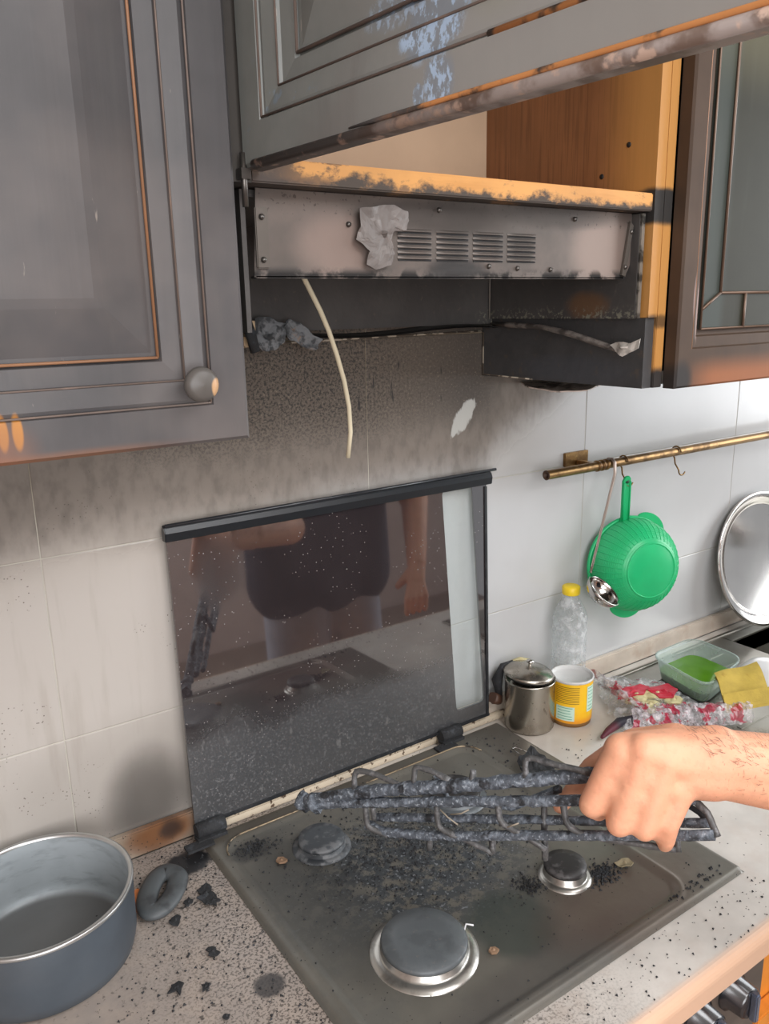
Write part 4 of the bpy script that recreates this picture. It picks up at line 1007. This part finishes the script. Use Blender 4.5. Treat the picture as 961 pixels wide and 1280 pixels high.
for k in range(n): fs.append(((nb - 1) * n + k, (nb - 1) * n + (k + 1) % n, ce))
mb.add(vs, fs, True); mb.build('bowl', M_green, col, solid=0.002, recalc=False)
mb = MB()           # woven ribs of the basket
for k in range(44):
    a = 2 * PI * k / 44; mb.tube([cp(a, prof[i][0] + 0.0012, prof[i][1]) for i in range(1, nb, 2)], 0.0013, 5, caps=False)
for i in range(1, nb - 1):
    for q in (0, 0.5):
        r = prof[i][0] * (1 - q) + prof[i + 1][0] * q; h = prof[i][1] * (1 - q) + prof[i + 1][1] * q
        mb.tube([cp(2 * PI * k / 48, r + 0.0008, h) for k in range(48)], 0.0010, 4, closed=True)
mb.build('mesh_ribs', M_green, col)
mb = MB(); mb.tube([cp(2 * PI * k / 64, R0 + 0.002, -0.030) for k in range(64)], 0.0042, 8, closed=True); mb.tube([cp(2 * PI * k / 48, prof[-1][0], prof[-1][1]) for k in range(48)], 0.002, 6, closed=True)
mb.build('rim', M_green, col)
for a0 in (58, 262):            # rim lips
    mb = MB(); mb.grid(lambda u, v: cp(math.radians(a0 - 22 + 44 * u), R0 + 0.002 + 0.017 * v * math.sin(PI * u) ** 0.5, -0.030), 16, 3, thick=ax * 0.003); mb.build('rim_lip', M_green, col)
ht = aty(782, 596, -0.062); hb = cp(math.radians(100), R0 - 0.004, -0.028)
mb = MB(); hd_ = (ht - hb).normalized(); sd = hd_.cross(ax).normalized()
hw = 0.009
Pn = [hb - hd_ * 0.028 - sd * 0.020, hb + hd_ * 0.01 - sd * hw, ht - hd_ * 0.006 - sd * hw, ht + hd_ * 0.002 - sd * hw * 0.4, ht + hd_ * 0.002 + sd * hw * 0.4, ht - hd_ * 0.006 + sd * hw, hb + hd_ * 0.01 + sd * hw, hb - hd_ * 0.028 + sd * 0.020]
mb.prism(Pn, ax * 0.006); mb.tube([hb - sd * hw * 0.8 + ax * 0.007, ht - hd_ * 0.012 - sd * hw * 0.8 + ax * 0.007], 0.002, 6); mb.tube([hb + sd * hw * 0.8 + ax * 0.007, ht - hd_ * 0.012 + sd * hw * 0.8 + ax * 0.007], 0.002, 6)
hn = mb.build('handle', M_green, col, bevel=0.0012)
MB().lathe([(0, 0.0068), (0.0042, 0.0068), (0.0042, 0.006)], ht - hd_ * 0.010, 14, ax).build('hanging_hole', mat('dark_green_hole', (10, 70, 40), 0.6), hn)
# ladle
ldl = thing('ladle', 'steel soup ladle hanging on the brass rail in front of the green colander', 'ladle', aty(740, 700, -0.075))
la = Vector((aty(762, 584, -0.05).x, -0.062, zr + 0.002)); lb = aty(738, 716, -0.085)
mb = MB(); P = [Vector((la.x, -0.040, zr + 0.004)), Vector((la.x, -0.046, zr + 0.0105)), Vector((la.x, -0.055, zr + 0.0105)), Vector((la.x, -0.0615, zr + 0.004)), la + Vector((0, -0.001, -0.02))]
for k in range(1, 13): P.append(P[4].lerp(lb, k / 12))
mb.tube(P, [0.0045] * 5 + [0.0042 - 0.0008 * k / 12 for k in range(12)], 8, flat=0.35); mb.build('handle', mat('dull_steel_handle', (150, 136, 126), 0.3, 0.8), ldl)
lc2 = aty(755, 738, -0.105); aax = Vector((0.30, -0.55, 0.75)).normalized(); rr0 = 0.0345
prof = [(rr0 * math.cos(math.radians(a)), -rr0 * 0.75 * math.sin(math.radians(a))) for a in (0, 10, 22, 35, 48, 60, 72, 82, 90)]
lb_ = MB().lathe(prof, lc2, 40, aax).build('ladle_bowl', M_steel, ldl, solid=0.0012)
MB().lathe([(rr0 - 0.0006, 0.0006), (rr0 + 0.0016, 0.0008), (rr0 + 0.0016, -0.0008), (rr0 - 0.0006, -0.0006)], lc2, 40, aax).build('ladle_rim', M_steel, ldl)

# ------------------------------------------------------------------ sink, tray and the clutter at the right
sk = thing('sink', 'brushed stainless steel sink with drainboard at the right', 'sink', (1.66, -0.28, 0.9))
mb = MB()
def sheet(x0, x1, y0, y1, z=0.9045): mb.box((x0, y0, 0.9006), (x1, y1, z))
sheet(1.235, 1.64, -0.53, -0.034); sheet(1.64, 2.0, -0.075, -0.034); sheet(1.64, 2.0, -0.53, -0.48); sheet(2.0, 2.35, -0.53, -0.034)
mb.build('rim_plate', M_sink, sk, bevel=0.0015)
mb = MB(); mb.box((1.640, -0.48, 0.76), (2.0, -0.075, 0.764)); mb.box((1.636, -0.484, 0.76), (1.640, -0.071, 0.904)); mb.box((2.0, -0.484, 0.76), (2.004, -0.071, 0.904)); mb.box((1.64, -0.484, 0.76), (2.0, -0.480, 0.904)); mb.box((1.64, -0.075, 0.76), (2.0, -0.071, 0.904))
mb.build('basin', M_sink, sk)
mb = MB()
for k in range(9): mb.box((1.30, -0.44 + k * 0.042, 0.9045), (1.56, -0.43 + k * 0.042, 0.9060))
mb.tube([(1.245, -0.045, 0.905), (1.245, -0.52, 0.905)], 0.004, 8); mb.tube([(1.245, -0.045, 0.905), (2.34, -0.045, 0.905)], 0.004, 8)
mb.build('drain_ridges', M_sink, sk)
tc = aty(985, 706, -0.055); R1 = 0.158
tr = thing('tray', 'large round polished steel tray leaning on the wall behind the sink', 'tray', (tc.x, -0.04, 0.905))
aax = Vector((-0.10, -1.0, 0.22)).normalized()
tcc = Vector((aty(905, 700, -0.05).x + R1, -0.050, 0.905 + R1 * 0.98 + 0.008))
MB().lathe([(0, -0.006), (R1 * 0.80, -0.006), (R1 * 0.84, -0.004), (R1 * 0.87, 0.003), (R1 * 0.96, 0.005), (R1 * 0.985, 0.006), (R1, 0.003), (R1 * 0.985, 0.0), (R1 * 0.87, -0.001), (R1 * 0.80, -0.009), (0, -0.009)], tcc, 96, aax).build('tray_dish', M_steel, tr)

fx, fy = 2.08, -0.115
fa = thing('faucet', 'chrome sink faucet beyond the tray at the right', 'faucet', (fx, fy, 0.9045))
MB().lathe([(0, 0), (0.026, 0), (0.026, 0.006), (0.020, 0.010), (0.020, 0.07), (0.022, 0.072), (0.022, 0.10), (0.0, 0.105)], (fx, -0.055, 0.9045), 28).build('base', M_steel, fa)
MB().tube([(fx, -0.055, 0.985), (fx - 0.01, -0.09, 1.05), (fx - 0.03, -0.15, 1.10), (fx - 0.05, -0.21, 1.11), (fx - 0.06, -0.24, 1.09), (fx - 0.06, -0.245, 1.07)], 0.011, 14).build('spout', M_steel, fa)
MB().tube([(fx, -0.055, 1.005), (fx + 0.02, -0.05, 1.03), (fx + 0.06, -0.06, 1.045)], 0.006, 10).build('lever', M_steel, fa)
# tub with green liquid
def corners(pts, z): return [atz(u, v, z) for u, v in pts]
tubc = corners([(812, 818), (866, 796), (930, 822), (884, 858)], 0.957)
def roundpoly(P, rad, n=6):
    out = []
    for i in range(len(P)):
        p = P[i]; a = (P[i - 1] - p); b = (P[(i + 1) % len(P)] - p)
        a = p + a.normalized() * rad; b = p + b.normalized() * rad
        for k in range(n + 1):
            t_ = k / n; out.append(a * (1 - t_) ** 2 + p * 2 * t_ * (1 - t_) + b * t_ ** 2)
    return out
def scaled(P, s_, z):
    c = sum(P, Vector()) / len(P); return [Vector((c.x + (p.x - c.x) * s_, c.y + (p.y - c.y) * s_, z)) for p in P]
def loft(rows, closebot=True, smooth=True):
    n = len(rows[0]); vs = [p for r_ in rows for p in r_]; fs = []
    for i in range(len(rows) - 1):
        for k in range(n): fs.append((i * n + k, i * n + (k + 1) % n, (i + 1) * n + (k + 1) % n, (i + 1) * n + k))
    if closebot: fs.append(tuple(range(n))[::-1])
    return vs, fs
TP = roundpoly(tubc, 0.035)
tb = thing('plastic_tub', 'cloudy square plastic tub holding green liquid on the drainboard', 'tub', (tubc[0].x + 0.06, tubc[0].y, 0.905))
vs, fs = loft([scaled(TP, s_, z) for s_, z in ((0.80, 0.9068), (0.83, 0.910), (0.95, 0.950), (0.955, 0.952), (1.0, 0.953), (1.0, 0.957), (0.97, 0.957))])
mb = MB(); mb.add(vs, fs, True); mb.build('tub_wall', M_tub, tb, solid=0.001)
vs, fs = loft([scaled(TP, 0.80, 0.908), scaled(TP, 0.865, 0.926)]); fs.append(tuple(range(len(TP), 2 * len(TP))))
mb = MB(); mb.add(vs, fs, False); mb.build('green_liquid', M_liquid, tb)
# yellow sponge cloth
sp = [atz(893, 846, 0.962), atz(946, 832, 0.966), atz(966, 876, 0.935), atz(907, 886, 0.930)]
fold0, fold1 = atz(898, 868, 0.948), atz(966, 858, 0.952)
mb = MB()
mb.grid(lambda u, v: (sp[0].lerp(sp[1], u)).lerp(sp[3].lerp(sp[2], u), v) + Vector((0, 0, 0.004 * math.sin(v * 5) + 0.002 * math.sin(u * 7 + v * 3))), 14, 10, thick=(0.002, 0.003, 0.006))
scl = thing('sponge_cloth', 'folded yellow sponge cloth propped on the sink beside the tub', 'cloth', sp[0])
mb.build('cloth_back', M_sponge, scl)
mb = MB(); mb.grid(lambda u, v: (sp[3].lerp(sp[2], u)) + (sp[3] - sp[0]).normalized() * (-0.022 * (1 - v)) + Vector((-0.002, -0.003, 0.006 - 0.012 * v)), 10, 4, thick=(0.001, 0.002, 0.004))
mb.build('cloth_fold', M_sponge, scl)
# support for the cloth: an upturned white bowl
wb = atz(962, 842, 0.93)
tag(MB().lathe([(0.0, 0.035), (0.020, 0.034), (0.040, 0.026), (0.056, 0.008), (0.058, 0.0), (0.055, 0.0), (0.038, 0.022), (0.0, 0.030)], (wb.x + 0.03, wb.y + 0.02, 0.9062), 48).build('white_bowl', M_white), 'upturned white bowl beside the tub', 'bowl')

tag(MB().tube([atz(752, 922, 0.912), atz(760, 914, 0.914), atz(775, 903, 0.918), atz(800, 898, 0.918)], [0.003, 0.006, 0.009, 0.008], 10, jit=0.15).build('dark_pouch', mat('dark_maroon_cloth', (88, 30, 44), 0.6, layers=lambda t: [(t.x.sm(1.10, 1.12), (38, 34, 44))])), 'dark maroon and black pouch peeking out behind the hand', 'pouch')
# clear bag with food
def bagf(u, v):
    # quad in plan
    a = atz(736, 846, 0.91); b = atz(816, 852, 0.91); c = atz(925, 905, 0.91); d = atz(775, 915, 0.91)
    p = (a.lerp(b, u)).lerp(d.lerp(c, u), v)
    e = min(u, 1 - u, v, 1 - v) * 4; e = min(1, e)
    h = 0.004 + 0.034 * e * (0.55 + 0.45 * mnoise.noise(p * 14)) + 0.012 * mnoise.noise(p * 55)
    q = mnoise.noise_vector(p * 60) * 0.011
    return Vector((p.x + q.x, min(p.y + q.y, -0.02), 0.907 + max(0.001, h)))
bg = thing('plastic_bag', 'crumpled clear plastic bag with red print on the worktop beside the yellow can', 'bag', atz(830, 875, 0.906))
mb = MB(); mb.grid(bagf, 70, 46, smooth=False); mb.build('bag_film', M_bag, bg, recalc=False)
mb = MB(); mb.grid(lambda u, v: atz(738 + 40 * u + 34 * v, 842 + 34 * v + 16 * u, 0.910 + 0.035 * math.sin(PI * u)) + mnoise.noise_vector(Vector((u * 5, v * 5, 1))) * 0.012 + Vector((0, 0, 0.006)), 26, 34, smooth=False)
mb.build('bag_opening', M_bagred, bg, recalc=False)
mb = MB(); mb.grid(lambda u, v: atz(788 + 150 * u, 902 - 8 * u, 0.912) + Vector((0.020 * math.cos(PI * v), 0.020 * math.cos(PI * v), 0.026 * math.sin(PI * v))) + mnoise.noise_vector(Vector((u * 26, v * 6, 3))) * 0.007, 60, 12, smooth=False)
mb.build('bag_roll', M_bagred, bg, recalc=False)
fds = [(796, 872, 20, 'pale bread slice at the left inside the clear bag'), (822, 870, 17, 'pale bread piece in the middle of the clear bag'), (842, 878, 13, 'small bread piece at the right of the clear bag'), (812, 884, 14, 'front bread piece inside the clear bag')]
for u, v, s_, lab in fds:
    o_ = [atz(u + s_ * math.cos(a) * random.uniform(0.8, 1.1), v + s_ * 0.42 * math.sin(a), 0.925) for a in [2 * PI * k / 8 for k in range(8)]]
    tag(patch(o_, (0, 0, 1), 'bread_piece', M_bread, rough=0.004, rings=4, thick=0.010), lab, 'bread', 'bread pieces in the clear bag')
for fo, lab in (([(776, 862), (800, 856), (812, 858), (804, 868), (784, 872), (772, 874)], 'red wrapper scrap at the left inside the clear bag'), ([(806, 860), (834, 856), (846, 862), (842, 872), (824, 872)], 'red wrapper scrap at the back inside the clear bag')):
    tag(patch([atz(u, v, 0.932) for u, v in fo], (0, 0, 1), 'red_wrapper', M_red, rough=0.003, rings=4, thick=0.002), lab, 'wrapper', 'red wrappers in the bag')

# ------------------------------------------------------------------ oven front below the worktop
ov = thing('oven', 'built-in oven front with black knobs below the worktop', 'oven', (0.66, -0.3, 0.0))
MB().box((0.372, -0.578, 0.10), (0.940, -0.05, 0.858)).build('oven_body', M_oven, ov)
MB().box((0.372, -0.584, 0.745), (0.940, -0.578, 0.856)).build('fascia', M_oven, ov, bevel=0.001)
kn0 = None
for kx in (0.42, 0.50, 0.58, 0.66, 0.795, 0.865):
    if kn0 is None:
        mk = MB().lathe([(0.026, 0.0), (0.026, 0.004), (0.0215, 0.007), (0.0205, 0.026), (0.018, 0.029), (0, 0.029)], (kx, -0.584, 0.805), 32, (0, -1, 0))
        kn0 = mk.build('knob', M_knob, ov); kg = MB().box((kx - 0.0045, -0.622, 0.785), (kx + 0.0045, -0.612, 0.826)).build('knob_grip', M_knobsil, kn0, bevel=0.002); kn_x = kx
    else:
        o = kn0.copy(); C.objects.link(o); o.parent = ov; o.location = (kx - kn_x, 0, 0); g_ = kg.copy(); C.objects.link(g_); g_.parent = o
bs = thing('base_cabinet', 'orange wooden base cabinet right of the oven', 'cabinet', (1.4, -0.3, 0))
MB().box((0.945, -0.560, 0.10), (1.60, -0.05, 0.858)).build('carcass', M_orange, bs)
MB().box((0.948, -0.580, 0.12), (1.27, -0.561, 0.70)).build('door', M_orange, bs, bevel=0.002)
bs = thing('base_cabinet', 'wooden base cabinet left of the oven under the pot', 'cabinet', (-0.1, -0.3, 0))
MB().box((-0.99, -0.560, 0.10), (0.368, -0.05, 0.858)).build('carcass', M_orange, bs)
MB().box((-0.35, -0.580, 0.12), (0.366, -0.561, 0.85)).build('door', M_orange, bs, bevel=0.002)

# ------------------------------------------------------------------ the person holding the grate
pe = thing('person', 'person in a navy t-shirt reaching in with one bare hairy arm to hold the grate', 'person', (1.20, -1.05, 0))
caps = []
def cap(a, ra, b, rb): caps.append((Vector(a), ra, Vector(b), rb))
hz = lambda u, v, d: atd(u, v, d)
Wr = hz(896, 953, 0.810); El = Vector((0.965, -0.815, 1.150))
mcp = [hz(776, 938, 0.808), hz(805, 938, 0.796), hz(832, 950, 0.793), hz(856, 972, 0.798)]
pip = [hz(739, 1006, 0.822), hz(773, 1030, 0.806), hz(805, 1036, 0.798), hz(836, 1030, 0.796)]
dip = [hz(748, 1014, 0.850), hz(780, 1032, 0.834), hz(810, 1036, 0.826), hz(833, 1050, 0.806)]
tip = [hz(764, 1000, 0.872), hz(792, 1016, 0.856), hz(818, 1026, 0.846), hz(831, 1056, 0.818)]
rad = [(0.0155, 0.0132, 0.0105, 0.0090), (0.0155, 0.0130, 0.0105, 0.0090), (0.0150, 0.0125, 0.0100, 0.0085), (0.0140, 0.0105, 0.0088, 0.0080)]
palmroot = [hz(868, 935, 0.812), hz(876, 945, 0.803), hz(880, 958, 0.803), hz(880, 972, 0.812)]
for i in range(4):
    cap(palmroot[i], 0.022, mcp[i], rad[i][0] * 1.15); cap(mcp[i], rad[i][0] * 1.1, pip[i], rad[i][1]); cap(pip[i], rad[i][1], dip[i], rad[i][2]); cap(dip[i], rad[i][2], tip[i], rad[i][3])
for i in range(3):
    cap(mcp[i].lerp(palmroot[i], 0.5), 0.019, mcp[i + 1].lerp(palmroot[i + 1], 0.5), 0.019)
cap(mcp[0], 0.0150, mcp[3], 0.0145)
for i in range(3):
    for f_, rr2 in ((0.3, 0.0145), (0.6, 0.0125)):
        if i == 2 and f_ > 0.5: continue
        cap(mcp[i].lerp(pip[i], f_), rr2, mcp[i + 1].lerp(pip[i + 1], f_), rr2)
cap(Wr, 0.0300, hz(868, 950, 0.806), 0.0270)
cap(hz(896, 940, 0.808), 0.0270, hz(845, 938, 0.810), 0.022)
cap(hz(890, 968, 0.808), 0.0265, hz(860, 968, 0.805), 0.024)
# thumb: leaves the side of the palm, passes behind the top bar
tb0, tb1, tb2, tb3 = hz(845, 928, 0.822), hz(792, 930, 0.848), hz(740, 960, 0.884), hz(700, 1008, 0.902)
cap(tb0, 0.020, tb1, 0.0165); cap(tb1, 0.0165, tb2, 0.0125); cap(tb2, 0.0125, tb3, 0.0088)
cap(hz(868, 940, 0.805), 0.022, tb1, 0.015)
# forearm
Fm = Wr.lerp(El, 0.35)
dn = Vector((0.02, 0.02, -0.011))
cap(Wr + Vector((0, 0, 0.006)), 0.0280, Fm + Vector((0, 0, 0.006)), 0.0360); cap(Wr + Vector((0, 0, -0.008)), 0.0280, Fm + Vector((0, 0, -0.006)), 0.0360); cap(Fm, 0.040, El, 0.044)
ShL = Vector((0.985, -1.06, 1.40)); ShR = Vector((1.40, -1.10, 1.40))
cap(El, 0.043, ShL, 0.056)
ElR = Vector((1.47, -0.95, 1.13)); WrR = Vector((1.36, -0.80, 0.98))
cap(ShR, 0.056, ElR, 0.043); cap(ElR, 0.042, WrR, 0.028)
Nk = Vector((1.19, -1.09, 1.47)); Pv = Vector((1.20, -1.10, 0.95))
for sx_ in (-0.10, -0.03, 0.03, 0.10):
    cap(Vector((1.195 + sx_, -1.09, 1.34)), 0.105, Vector((1.20 + sx_ * 0.8, -1.09, 1.02)), 0.098)
cap(ShL, 0.060, Nk, 0.060); cap(ShR, 0.060, Nk, 0.060); cap(Nk, 0.058, Vector((1.185, -1.075, 1.53)), 0.055)
Hc = Vector((1.18, -1.05, 1.62))
cap(Hc + Vector((0, -0.01, 0.02)), 0.086, Hc + Vector((-0.005, 0.015, -0.045)), 0.060); cap(Hc + Vector((-0.01, 0.075, -0.005)), 0.010, Hc + Vector((-0.01, 0.088, -0.03)), 0.013)
for s_ in (-1, 1): cap(Hc + Vector((s_ * 0.082, -0.01, 0.01)), 0.012, Hc + Vector((s_ * 0.082, -0.01, -0.025)), 0.009)
for s_ in (-1, 1):
    hp = Vector((1.20 + s_ * 0.09, -1.09, 0.93)); kn = Vector((1.20 + s_ * 0.11, -1.07, 0.50)); an = Vector((1.20 + s_ * 0.12, -1.10, 0.09))
    cap(hp, 0.088, kn, 0.058); cap(kn, 0.056, an, 0.038); cap(an, 0.036, an + Vector((0, 0.10, -0.045)), 0.030)
for k, (dx, dz) in enumerate(((-0.032, 0.0), (-0.012, 0.006), (0.010, 0.004), (0.030, -0.004))):     # other hand, relaxed
    a = WrR + Vector((dx * 0.4 - 0.03, 0.035, -0.035)); b = WrR + Vector((dx - 0.055, 0.07, -0.075)); c = b + Vector((-0.01, 0.008, -0.035))
    cap(WrR, 0.026, a, 0.017); cap(a, 0.014, b, 0.010); cap(b, 0.010, c, 0.008)
cap(WrR + Vector((-0.02, 0.01, -0.01)), 0.016, WrR + Vector((-0.075, 0.01, -0.05)), 0.010)
body = blobmesh('body', caps, M_skin, pe, voxel=0.0032, smooth=5)
mb = MB(); me = body.data; bo_ = wloc(body); cnt = 0
cand = [pl for pl in me.polygons if 0.685 < (pl.center.x + bo_.x) < 0.93 and (pl.center.y + bo_.y) > -0.86 and (pl.center.z + bo_.z) > 1.10 and pl.normal.z > -0.05 and pl.normal.y > -0.75]
rh = random.Random(3)
for pl in rh.sample(cand, min(len(cand), 1500)):
    c = pl.center + bo_; n_ = pl.normal
    fdir = (Vector((-0.45, 0.75, 0.15)) + Vector((rh.uniform(-.5, .5), rh.uniform(-.4, .4), rh.uniform(-.3, .3)))).normalized()
    fdir = (fdir - n_ * fdir.dot(n_)).normalized(); L_ = rh.uniform(0.005, 0.011); sdv = n_.cross(fdir) * 0.00015
    a = c; b = c + fdir * L_ * 0.6 + n_ * L_ * 0.45; d_ = c + fdir * L_ + n_ * L_ * 0.40
    mb.add([a + sdv, a - sdv, b - sdv, b + sdv, d_], [(0, 1, 2, 3), (3, 2, 4)])
if mb.v:
    ah = mb.build('arm_hair', M_hair, pe, recalc=False); ah['kind'] = 'stuff'
def shift(a, r): return a
sc_ = []
for sx_ in (-0.11, -0.035, 0.035, 0.11):
    sc_.append((Vector((1.195 + sx_, -1.09, 1.33)), 0.125, Vector((1.20 + sx_, -1.09, 0.92)), 0.128))
sc_ += [(ShL, 0.076, Nk + Vector((0, 0, -0.02)), 0.066), (ShR, 0.076, Nk + Vector((0, 0, -0.02)), 0.066), (ShL, 0.078, ShL.lerp(El, 0.62), 0.072), (ShR, 0.078, ShR.lerp(ElR, 0.66), 0.072)]
blobmesh('tshirt', sc_, M_navy, pe, voxel=0.010, smooth=4)
tc_ = []
for s_ in (-1, 1):
    hp = Vector((1.20 + s_ * 0.085, -1.09, 0.90)); kn = Vector((1.20 + s_ * 0.11, -1.07, 0.44)); tc_.append((hp, 0.108, kn, 0.088))
tc_.append((Vector((1.13, -1.09, 0.92)), 0.108, Vector((1.27, -1.09, 0.92)), 0.108))
blobmesh('shorts', tc_, M_short, pe, voxel=0.010, smooth=4)
blobmesh('hair', [(Hc + Vector((0, -0.022, 0.038)), 0.088, Hc + Vector((0, -0.035, 0.0)), 0.080)], M_hair, pe, voxel=0.006, smooth=4)
for s_ in (-1, 1):
    an = Vector((1.20 + s_ * 0.12, -1.10, 0.05)); blobmesh('shoe', [(an + Vector((0, -0.03, -0.005)), 0.044, an + Vector((0, 0.15, -0.012)), 0.037)], M_shoe, pe, voxel=0.008, smooth=4)
    MB().lathe([(0, 0.012), (0.008, 0.009), (0.012, 0)], Hc + Vector((s_ * 0.03 - 0.008, 0.064, 0.012)), 12, (0, 1, 0)).build('eye', M_eye, pe)
MB().tube([Hc + Vector((-0.03, 0.068, -0.052)), Hc + Vector((-0.008, 0.074, -0.050)), Hc + Vector((0.014, 0.068, -0.052))], 0.005, 8).build('mouth', mat('lips', (176, 96, 88), 0.5), pe)
